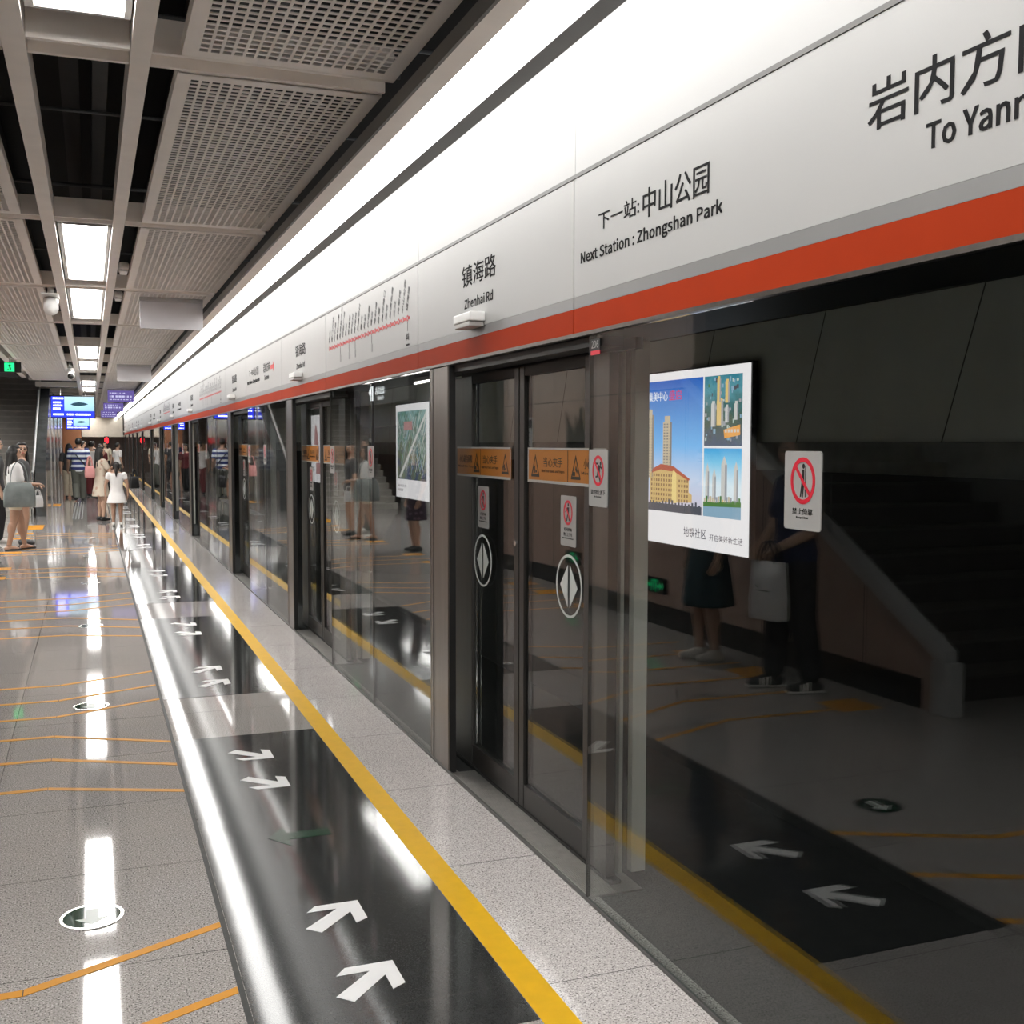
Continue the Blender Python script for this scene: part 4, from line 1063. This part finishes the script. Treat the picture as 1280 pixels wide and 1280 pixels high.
bx = lightbox(16.15, 18.05, 'glowing street map poster on the tunnel wall in the second glass bay')
m_ = MB(); q4(16.25, 17.96, 1.06, 2.17, E_AER2)
for k in range(95):
    y, z = random.uniform(16.3, 17.9), random.uniform(1.1, 2.05); a = random.choice([.9, 1.1, -.5, 2.2]); L = random.uniform(.15, .5); w = random.uniform(.006, .022)
    dy, dz = -math.cos(a) * L, abs(math.sin(a)) * L
    z2 = min(z + dz, 2.16); y2 = min(max(y + dy, 16.26), 17.95)
    m_.prism([(y, z), (y + w, z), (y2 + w, z2), (y2, z2)], lambda u, v, kk: (XP - .0012 - kk, u, v), .0005, E[random.choice(['road', 'tw_w', 'tw_d', 'green', 'water'])])
m_.prism([(17.85, 1.10), (17.75, 1.08), (17.2, 1.45), (16.3, 2.05), (16.3, 2.12), (17.15, 1.56)], lambda u, v, kk: (XP - .002 - kk, u, v), .0005, E['tw_w'])
q4(17.05, 17.55, 1.86, 2.0, E['rose'], .0012)
m_.build('printed_map', bx)
m_ = MB(); 
for k in range(2): PT('轨道交通', 17.9, 17.4 + .2 * k, .93 - .07 * k, .045, E['ink'])
m_.build('lettering', bx)
bx = lightbox(24.3, 26.0, 'glowing white poster with a rose figure seen through the second door')
m_ = MB()
m_.prism([(25.35, 1.3), (24.75, 1.3), (24.85, 1.75), (25.0, 2.0), (25.15, 2.08), (25.25, 1.9)], lambda u, v, kk: (XP - .001 - kk, u, v), .0005, E['rose'])
q4(24.5, 25.1, .95, 1.2, E['rose'], .0012); q4(25.3, 25.7, 1.0, 1.1, E['tw_d'], .0012); m_.build('printed_picture', bx)

# ================================================================== PEOPLE
def fused(mb, name, vox, sm=3, parent=None, smooth=True, org=(0, 0, 0)):
    """join overlapping volumes into one continuous skin"""
    me = bpy.data.meshes.new(name); me.from_pydata(mb.v, [], mb.f)
    import bmesh
    bm = bmesh.new(); bm.from_mesh(me); bmesh.ops.recalc_face_normals(bm, faces=bm.faces); bm.to_mesh(me); bm.free()
    o = bpy.data.objects.new(name, me)
    r = o.modifiers.new('r', 'REMESH'); r.mode = 'VOXEL'; r.voxel_size = vox; r.adaptivity = 0
    s = o.modifiers.new('s', 'SMOOTH'); s.factor = .5; s.iterations = sm
    out = evaluated(o); bpy.data.objects.remove(o); bpy.data.meshes.remove(me)
    out.name = name
    out.polygons.foreach_set('use_smooth', [True] * len(out.polygons))
    ob = bpy.data.objects.new(name, out); C.objects.link(ob)
    if parent is not None: ob.parent = parent
    return ob

def person(label, loc, face, H=1.7, legs=None, arms=None, top=None, bottom=None, hair='short', shoes='shoe_b', skin='skin', head_turn=0.0, vox=.010, build=1.0, hair_mat='hair'):
    """face: heading in degrees, 0 = +y, 90 = +x.  lengths are fractions of H"""
    S = H; g = build
    legs = legs or [((-.055, .0), 0), ((.055, .0), 0)]          # foot (side, forward) and lift
    arms = arms or [None, None]
    V = lambda x, y, z: Vector((x * S, y * S, z * S))
    torso = [(0, 0, .468, .074, .058), (0, 0, .51, .100, .070), (0, -.004, .55, .098, .070), (0, 0, .62, .082, .056), (0, 0, .68, .088, .060), (0, .002, .74, .100, .066), (0, .0, .79, .106, .058), (0, -.004, .822, .085, .046), (0, -.004, .845, .046, .038)]
    TL = lambda inf, z0=0, z1=2: [(a * S, b * S, z * S, (rx * g + inf) * S, (ry * g + inf) * S) for a, b, z, rx, ry in torso if z0 <= z <= z1]
    body = MB()
    body.loft(TL(0), 'skin', 20)
    body.cap(V(0, -.004, .83), .036 * S, V(0, .006, .90), .033 * S, 'skin', 14)
    ht = Matrix.Rotation(-math.radians(head_turn), 3, 'Z'); hc = V(0, .006, .932)
    hp = lambda x, y, z: hc + ht @ (V(x, y, z) - V(0, 0, .932))
    body.ell(hp(0, .0, .938), (.045 * S, .055 * S, .062 * S), 'skin', 20, 14, ht)
    body.ell(hp(0, .013, .905), (.035 * S, .040 * S, .036 * S), 'skin', 16, 10, ht)
    body.ell(hp(0, .056, .922), (.008 * S, .013 * S, .015 * S), 'skin', 10, 8, ht)
    body.ell(hp(0, .050, .945), (.034 * S, .008 * S, .008 * S), 'skin', 10, 8, ht)
    body.ell(hp(0, .050, .8985), (.015 * S, .008 * S, .007 * S), 'skin', 10, 8, ht)
    for sx in (-1, 1): body.ell(hp(sx * .046, -.002, .925), (.007 * S, .014 * S, .019 * S), 'skin', 10, 8, ht)
    segs = {'leg': [], 'arm': [], 'foot': []}
    for k, sx in enumerate((-1, 1)):
        (fx, fy), lift = legs[k]
        hip = V(sx * .050, 0, .495); ank = V(fx, fy, .045 + lift)
        d = ank - hip; tl = .225 * S; sl = .228 * S; D = min(d.length, tl + sl - .001); d.normalize()
        ca = (tl * tl + D * D - sl * sl) / (2 * tl * D); ca = max(-1, min(1, ca)); sa = math.sqrt(1 - ca * ca)
        fwd = Vector((0, 1, 0)); fwd = (fwd - d * fwd.dot(d)).normalized()
        knee = hip + d * tl * ca + fwd * tl * sa; ank = hip + d * D
        body.cap(hip, .058 * S * g, knee, .036 * S * g, 'skin', 14); body.cap(knee, .035 * S * g, ank, .021 * S, 'skin', 14)
        cf = knee.lerp(ank, .30) + Vector((0, -.010 * S, 0)); body.ell(cf, (.033 * S * g, .036 * S * g, .07 * S), 'skin', 12, 8)
        tilt = lift * 1.6
        heel = ank + V(0, -.022, -.026 + tilt * .35); toe = ank + V(sx * .012, .085, -.032 - tilt * .25)
        if toe.z < .012 * S: toe.z = .012 * S
        body.cap(heel, .021 * S, ank + V(0, .02, -.018), .021 * S, 'skin', 10).cap(ank + V(0, .01, -.015), .021 * S, toe, .013 * S, 'skin', 10)
        segs['leg'].append((hip, knee, ank)); segs['foot'].append((heel, ank, toe))
        sh = V(sx * .112 * (.6 + .4 * g), -.004, .798)
        a = arms[k] or ((sx * .150, -.02, .635), (sx * .150, .03, .485))
        el, wr = V(*a[0]), V(*a[1])
        el = sh + (el - sh).normalized() * .172 * S; wr = el + (wr - el).normalized() * .148 * S
        body.cap(sh, .034 * S * g, el, .0235 * S * g, 'skin', 12); body.cap(el, .0235 * S * g, wr, .0165 * S, 'skin', 12)
        segs['arm'].append((sh, el, wr))
        # hand
        f = (wr - el).normalized(); up = Vector((0, 0, 1)) if abs(f.z) < .8 else Vector((0, 1, 0))
        side = f.cross(up).normalized(); nrm = side.cross(f).normalized()
        if abs(f.z) >= .8: nrm = Vector((-sx, 0, 0)); side = f.cross(nrm).normalized()
        else: nrm = -nrm
        pc = wr + f * .026 * S
        body.cap(wr, .0145 * S, pc, .016 * S, 'skin', 10)
        R3 = Matrix((side, f, nrm)).transposed()
        body.ell(wr + f * .030 * S, (.023 * S, .028 * S, .011 * S), 'skin', 12, 8, R3)
        for q, (off, ln) in enumerate(((-.018, .040), (-.006, .046), (.006, .043), (.018, .034))):
            b0 = wr + f * .046 * S + side * off * S
            k1 = b0 + (f * .85 + nrm * .35).normalized() * ln * .55 * S; k2 = k1 + (f * .45 + nrm * .8).normalized() * ln * .5 * S
            body.cap(b0, .0058 * S, k1, .0053 * S, 'skin', 8, 3).cap(k1, .0053 * S, k2, .0046 * S, 'skin', 8, 3)
        th = wr + f * .014 * S + side * (-.018 if sx > 0 else .018) * S * (1 if abs(f.z) >= .8 else 1)
        t1 = th + (f * .6 + side * (-.55 if sx > 0 else .55) + nrm * .3).normalized() * .026 * S; t2 = t1 + (f * .8 + nrm * .5).normalized() * .02 * S
        body.cap(th, .0075 * S, t1, .0062 * S, 'skin', 8, 3).cap(t1, .0062 * S, t2, .0052 * S, 'skin', 8, 3)
    o = fused(body, 'person', vox * .8, 2)
    me = o.data
    for m_ in (skin, 'eye', 'lips'): me.materials.append(M[m_])
    for p_ in me.polygons:
        c_ = ht.transposed() @ (Vector(p_.center) - hc); x_, y_, z_ = c_.x / S, c_.y / S, c_.z / S + .932
        if y_ > .03:
            if abs(abs(x_) - .018) < .010 and abs(z_ - .934) < .0045: p_.material_index = 1
            elif abs(x_) < .014 and abs(z_ - .8985) < .0045: p_.material_index = 2
            elif abs(abs(x_) - .019) < .013 and abs(z_ - .9475) < .003: p_.material_index = 1
    o.location = (loc[0], loc[1], .0032); o.rotation_euler = (0, 0, -math.radians(face))
    tag(o, label, 'person', None, 'thing')
    # hair
    hb = MB()
    if hair:
        hb.ell(hp(0, -.013, .947), (.051 * S, .052 * S, .058 * S), 'hair', 20, 14, ht)
        hb.ell(hp(0, .012, .982), (.040 * S, .036 * S, .022 * S), 'hair', 16, 10, ht)
        if hair in ('long', 'tail'):
            for sx in (-1, 1): hb.cap(hp(sx * .045, .006, .95), .014 * S, hp(sx * (.050 if hair == 'long' else .04), -.012, .89), .012 * S, 'hair', 10)
        if hair == 'long':
            hb.cap(hp(0, -.035, .93), .040 * S, hp(0, -.062, .73), .030 * S, 'hair', 14)
            for sx in (-1, 1): hb.cap(hp(sx * .036, -.028, .92), .026 * S, hp(sx * .050, -.055, .74), .020 * S, 'hair', 12).cap(hp(sx * .048, .0, .90), .014 * S, hp(sx * .062, .012, .76), .010 * S, 'hair', 10)
        if hair == 'tail':
            hb.ell(hp(0, -.066, .955), (.02 * S, .02 * S, .02 * S), 'hair'); hb.cap(hp(0, -.075, .95), .024 * S, hp(0, -.092, .85), .026 * S, 'hair', 12).cap(hp(0, -.092, .85), .026 * S, hp(0, -.088, .77), .008 * S, 'hair', 12)
        h_ = fused(hb, 'hair', vox, 2, o); h_.data.materials.append(M[hair_mat])
    # clothes
    inf = .007
    if top:
        kind, mt, ln = top[0], top[1], top[2]
        sl = top[3] if len(top) > 3 else .5
        tb = MB()
        rings = TL(inf + .004, ln, .835)
        base = next((r for r in reversed(torso) if r[2] <= ln), torso[0])
        if kind == 'dress':
            hem = top[4]; fl = top[5]
            dr = [(0, 0, hem * S, fl * S, fl * .85 * S), (0, 0, (hem * .6 + .52 * .4) * S, (fl * .6 + .108 * .4) * S, (fl * .5 + .08 * .45) * S), (0, 0, .52 * S, .109 * S * g, .079 * S * g), (0, 0, .60 * S, .092 * S * g, .067 * S * g)]
            tb.loft(dr + [r for r in TL(inf + .003, .63, .835)], mt, 36, 0)
        else:
            tb.loft([(0, 0, ln * S, (base[3] * g + inf + .010) * S, (base[4] * g + inf + .010) * S)] + rings, mt, 28)
        if sl:
            for sh, el, wr in segs['arm']:
                e2 = sh.lerp(el, min(sl, 1.0)); tb.cap(sh, (.037 * g + inf) * S, e2, (.029 * g + inf * 1.5) * S, mt, 14, 3)
                if sl > 1: tb.cap(el, (.026 + inf) * S, el.lerp(wr, sl - 1), (.022 + inf) * S, mt, 12, 3)
        t_ = fused(tb, {'dress': 'dress', 'shirt': 'shirt'}[kind], vox, 3, o); t_.data.materials.append(M[mt])
    if bottom:
        kind, mt, ln = bottom[:3]
        pb = MB()
        if kind == 'trousers':
            pb.loft(TL(inf, .46, .625), mt, 24)
            pb.loft([(0, 0, .44 * S, .085 * S * g, .066 * S * g), (0, 0, .50 * S, .106 * S * g, .078 * S * g)], mt, 24)
            for hip, knee, ank in segs['leg']:
                k1 = min(ln * 2, 1.0); pb.cap(hip, (.060 * g + inf) * S, hip.lerp(knee, k1), ((.037 if k1 == 1 else .055) * g + inf + .006) * S, mt, 16, 3)
                if ln > .5: pb.cap(knee, (.037 * g + inf + .010) * S, knee.lerp(ank, (ln - .5) * 2), (.028 * g + inf + .010) * S, mt, 16, 3)
            name = 'trousers' if ln > .5 else 'shorts'
        else:
            hem, fl = bottom[2], bottom[3]
            pb.loft([(0, 0, .625 * S, .090 * S, .064 * S), (0, 0, .54 * S, .108 * S * g, .080 * S * g), (0, 0, (.54 * .45 + hem * .55) * S, (fl * .92) * S, fl * .8 * S), (0, 0, hem * S, fl * S, fl * .88 * S)], mt, 48, .05, 8); name = 'skirt'
        b_ = fused(pb, name, vox, 2, o); b_.data.materials.append(M[mt])
    if shoes:
        for heel, ank, toe in segs['foot']:
            sb = MB(); d = (toe - heel)
            sb.cap(heel + Vector((0, 0, .004 * S)), .025 * S, toe + Vector((0, 0, .006 * S)), .018 * S, shoes, 12)
            if shoes != 'sandal': sb.cap(heel.lerp(toe, .1), .025 * S, ank + Vector((0, 0, -.004 * S)), .026 * S, shoes, 12).cap(ank + Vector((0, 0, -.012 * S)), .026 * S, heel.lerp(toe, .75) + Vector((0, 0, .006 * S)), .020 * S, shoes, 12)
            s_ = fused(sb, 'shoe', vox * .8, 2, o)
            for v_ in s_.data.vertices:
                if v_.co.z < .002 and heel.z < .03 * S: v_.co.z = .002
            s_.data.materials.append(M[shoes])
    return o, segs

def at(o, v):  # local -> world
    return Matrix.Translation(o.location) @ o.rotation_euler.to_matrix().to_4x4() @ Vector(v)
def tote(label, c, w, d, h, mt, yaw=0.0, hl=.25, name='tote_bag', slump=.9, mark=None, top_mt=None):
    """soft bag: body, two handles; c = bottom centre"""
    R = Matrix.Rotation(yaw, 3, 'Z'); f = lambda x, y, z: tuple(Vector(c) + R @ Vector((x, y, z)))
    t = thing(name, c, label, 'bag')
    n = 28; rings = []
    for z, kx, ky in ((0, .96, .9), (.02, 1.0, 1.0), (.35, 1.02, 1.05), (.7, .98, .8), (1.0, slump, .55)):
        ring = []
        for i in range(n):
            a = 2 * PI * i / n; ca, sa = math.cos(a), math.sin(a); e_ = .35
            ring.append(f(w / 2 * kx * math.copysign(abs(ca) ** e_, ca), d / 2 * ky * math.copysign(abs(sa) ** e_, sa), h * z))
        rings.append(ring)
    vs = [v for r in rings for v in r]; k = len(rings)
    fs = [(i * n + j, i * n + (j + 1) % n, (i + 1) * n + (j + 1) % n, (i + 1) * n + j) for i in range(k - 1) for j in range(n)] + [tuple(range(n - 1, -1, -1)), tuple(range((k - 1) * n, k * n))]
    MB().add(vs, fs, mt).build('body', t, True)
    for sy in (-1, 1):
        pts = [f(w * .28 * math.cos(PI * q / 10) * (1 if q not in (0, 10) else 1), sy * d * .22, h * .93 + hl * math.sin(PI * q / 10)) for q in range(11)]
        MB().tube(pts, .008, top_mt or mt, 8).build('handle', t, True)
    if mark: mark(t, f)
    return t

# people waiting at the left
w1, s1 = person('woman with long black hair, white tee and cream shorts holding a tote', (-1.09, 18.45, 0), 76, 1.60,
    legs=[((-.05, .085), 0), ((.05, -.075), 0)], arms=[((-.15, .05, .66), (-.10, .19, .62)), ((.145, .03, .65), (.10, .18, .63))],
    top=('shirt', 'tee_white', .52, .72), bottom=('trousers', 'cream', .14), hair='long', shoes=None, skin='skin2')
for heel, ank, toe in s1['foot']:
    m_ = MB(); 
    m_.cap(Vector(heel) * 1 + Vector((0, 0, -.020)), .028, Vector(toe) + Vector((0, .012, -.010)), .026, 'shoe_b', 10)
    m_.tube([tuple(ank + Vector((.03 * math.cos(a), .033 * math.sin(a), .012))) for a in [2 * PI * q / 12 for q in range(13)]], .006, 'shoe_b', 6)
    o_ = fused(m_, 'sandal', .006, 1, w1); o_.data.materials.append(M['shoe_b'])
    for v_ in o_.data.vertices: v_.co.z = max(v_.co.z, .002)
tote('large grey green canvas tote on the shoulder of the woman in cream shorts', (-1.01, 18.13, .68), .44, .13, .37, 'bag_grey', .05, .34, slump=.72)
tote('small white bag held before the woman in cream shorts', (-.77, 18.40, .66), .15, .08, .18, 'bag_white', .5, .10, 'hand_bag')
person('woman with long black hair turning her face to the viewer, behind the other', (-1.04, 19.4, 0), 85, 1.65, top=('shirt', 'tee_grey', .5, .6), bottom=('trousers', 'tee_grey', .16), skin='skin2', hair='long', head_turn=82)
person('man in dark grey shirt and black trousers cut off by the left edge', (-1.46, 19.9, 0), 80, 1.73, top=('shirt', 'tee_grey', .5, .6), bottom=('trousers', 'trouser', .97), shoes='shoe_w', hair='short')
# walking away
o_, s_ = person('man in navy and white striped polo walking away', (-.31, 33.2, 0), -2, 1.77, legs=[((-.05, -.06), .02), ((.055, .10), 0)], top=('shirt', 'striped', .47, .62), bottom=('trousers', 'khaki', .97), hair='short', arms=[((-.15, .02, .64), (-.16, .09, .52)), ((.15, -.04, .64), (.16, .03, .50))], build=1.08, skin='skin2')
m_ = MB().tube([at(o_, p) for p in ((-.19, .10, 1.42), (-.20, -.04, 1.44), (-.05, -.145, 1.28), (.13, -.150, 1.06), (.20, -.06, .95), (.19, .06, .95), (.0, .15, 1.2), (-.17, .12, 1.40), (-.19, .10, 1.42))], .014, 'bag_black')
t = thing('shoulder_bag', (-.12, 33.2, .8), 'black crossbody bag worn by the man in stripes', 'bag'); m_.build('strap', t, True)
c_ = at(o_, (.235, .02, .84)); MB().box(c_[0] - .045, c_[0] + .045, c_[1] - .12, c_[1] + .12, c_[2] - .08, c_[2] + .09, 'bag_black', .02).build('pouch', t)
# woman in cream dress and girl
o_, s_ = person('woman in pale floral dress facing the doors with raised forearms', (.19, 24.9, 0), 68, 1.56, top=('dress', 'floral', .5, .5, .33, .135), hair='long', shoes='shoe_b', arms=[((-.14, .06, .68), (-.06, .20, .72)), ((.14, .06, .68), (.05, .21, .70))], skin='skin')
tote('pink cloth bag at the back of the woman in the floral dress', (-.02, 24.72, .92), .19, .12, .24, 'bag_pink', .3, .22)
person('girl in white dress with black ponytail standing with her back to us', (.47, 23.2, 0), 3, 1.27, top=('dress', 'tee_white', .5, .3, .36, .155), hair='tail', shoes='shoe_w', skin='skin2', arms=[((-.16, -.01, .64), (-.165, .0, .50)), ((.16, -.01, .64), (.165, .0, .50))])
tote('black bag hanging in front of the girl in white', (.80, 23.22, .74), .18, .10, .24, 'bag_black', .4, .16, 'hand_bag')
# mirrored only
o_, s_ = person('man in navy tee holding a white shopping bag, mirrored in the near glass', (-1.08, 6.18, 0), 78, 1.71, legs=[((-.06, .06), 0), ((.06, -.05), 0)], top=('shirt', 'tee_navy', .48, .62), bottom=('trousers', 'trouser', .93), shoes='shoe_b', hair='short', arms=[((-.14, .03, .63), (-.03, .13, .57)), ((.145, .0, .62), (.03, .13, .54))], vox=.009)
for si, (heel, ank, toe) in enumerate(s_['foot']):
    m_ = MB(); 
    for sd in (-1, 1):
        for k in range(3):
            b0 = heel.lerp(toe, .42 + k * .13); m_.box(b0.x + sd * .040 - .004, b0.x + sd * .040 + .004, b0.y - .008, b0.y + .008, .018, .075 - k * .006, 'shoe_w')
    m_.box(min(heel.x, toe.x) - .036, max(heel.x, toe.x) + .036, heel.y - .045, toe.y + .028, .003, .016, 'shoe_w', .006)
    q_ = m_.build('shoe_stripes', None, origin=(0, 0, 0)); q_.parent = o_
def bagmark(t, f):
    m_ = MB(); yy = .062
    m_.add([f(-.06, -yy, .19), f(.05, -yy, .19), f(.05, -yy, .196), f(-.06, -yy, .196)], [(0, 1, 2, 3)], 'letter')
    m_.add([f(.02, -yy, .205), f(.045, -yy, .215), f(.06, -yy, .235), f(.03, -yy, .22)], [(0, 1, 2, 3)], 'letter')
    m_.build('printed_mark', t)
tote('white paper shopping bag held by the man in navy, mirrored in glass', (-.84, 6.12, .50), .27, .11, .38, 'bag_white', 1.35, .16, 'shopping_bag', .97, bagmark, 'bag_black')
person('woman in dark teal skirt and white trainers, mirrored below the building poster', (-1.08, 7.28, 0), 85, 1.62, top=('shirt', 'tee_navy', .52, .6), bottom=('skirt', 'teal_skirt', .26, .135), shoes='shoe_w', hair='long', legs=[((-.04, .02), 0), ((.045, -.02), 0)])
person('woman in dark patterned dress, mirrored at the edge of the second bay', (-1.32, 16.2, 0), 95, 1.6, top=('dress', 'patterned', .5, .5, .30, .125), hair='long', shoes='shoe_b')
# far crowd
far = [('woman in black with a dark top, left of the man in stripes', (-.60, 35.5), 5, 1.62, 'tee_grey', 'cream', 'long'),
       ('person in white shirt and maroon trousers walking beyond the striped man', (.02, 36.5), -10, 1.68, 'tee_white', 'maroon', 'short'),
       ('man in white shirt and black trousers, mirrored in a far glass bay', (-.25, 41.5), 70, 1.70, 'tee_white', 'trouser', 'short'),
       ('woman in maroon top and dark trousers, mirrored in a far bay', (.30, 38.5), 150, 1.60, 'maroon', 'trouser', 'long'),
       ('far person in white top standing near the doors', (.95, 44.0), 60, 1.64, 'tee_white', 'khaki', 'short'),
       ('far person in grey shirt under the bulkhead, left of the red lamp', (.10, 49.0), 20, 1.70, 'tee_grey', 'trouser', 'short'),
       ('far person in cream top near the end wall', (.62, 52.0), 200, 1.66, 'cream', 'trouser', 'long'),
       ('far person in navy top by the end pillar', (-.45, 54.0), 170, 1.72, 'tee_navy', 'khaki', 'short')]
for i, (lab, (x, y), a, h, tp, bt, hr) in enumerate(far):
    person(lab, (x, y, 0), a, h, top=('shirt', tp, .48, .6), bottom=('trousers', bt, .96), hair=hr, vox=.016, legs=[((-.055, .05 * (-1) ** i), 0), ((.055, -.05 * (-1) ** i), 0)])

for o in C.objects.lst: ROOT.objects.link(o)
# ================================================================== CAMERA, WORLD, VIEW
F = 1380.0
yaw, pitch, roll = (math.radians(a) for a in (20.88, 3.56, 0.1))
fw = Vector((math.sin(yaw) * math.cos(pitch), math.cos(yaw) * math.cos(pitch), -math.sin(pitch)))
rt = Vector((math.cos(yaw), -math.sin(yaw), 0)); up = rt.cross(fw)
r2 = rt * math.cos(roll) + up * math.sin(roll); u2 = -rt * math.sin(roll) + up * math.cos(roll)
cd = bpy.data.cameras.new('camera'); cd.sensor_width = 36; cd.sensor_fit = 'HORIZONTAL'; cd.lens = F / 1280 * 36; cd.clip_start = .02; cd.clip_end = 300
co = bpy.data.objects.new('camera', cd); ROOT.objects.link(co)
mw = Matrix((r2, u2, -fw)).transposed().to_4x4(); mw.translation = Vector((0, 0, 1.65)); co.matrix_world = mw
sc = bpy.context.scene; sc.camera = co
w = bpy.data.worlds.new('world'); sc.world = w; w.use_nodes = True
w.node_tree.nodes['Background'].inputs['Color'].default_value = (.9, .95, 1, 1); w.node_tree.nodes['Background'].inputs['Strength'].default_value = .0
sc.view_settings.view_transform = 'Standard'; sc.view_settings.look = 'None'; sc.view_settings.exposure = 0.25; sc.view_settings.gamma = 1.0
sc.view_settings.use_curve_mapping = False
sc.cycles.max_bounces = 12; sc.cycles.transparent_max_bounces = 48; sc.cycles.diffuse_bounces = 5; sc.cycles.glossy_bounces = 6
sc.cycles.sample_clamp_indirect = 6.0
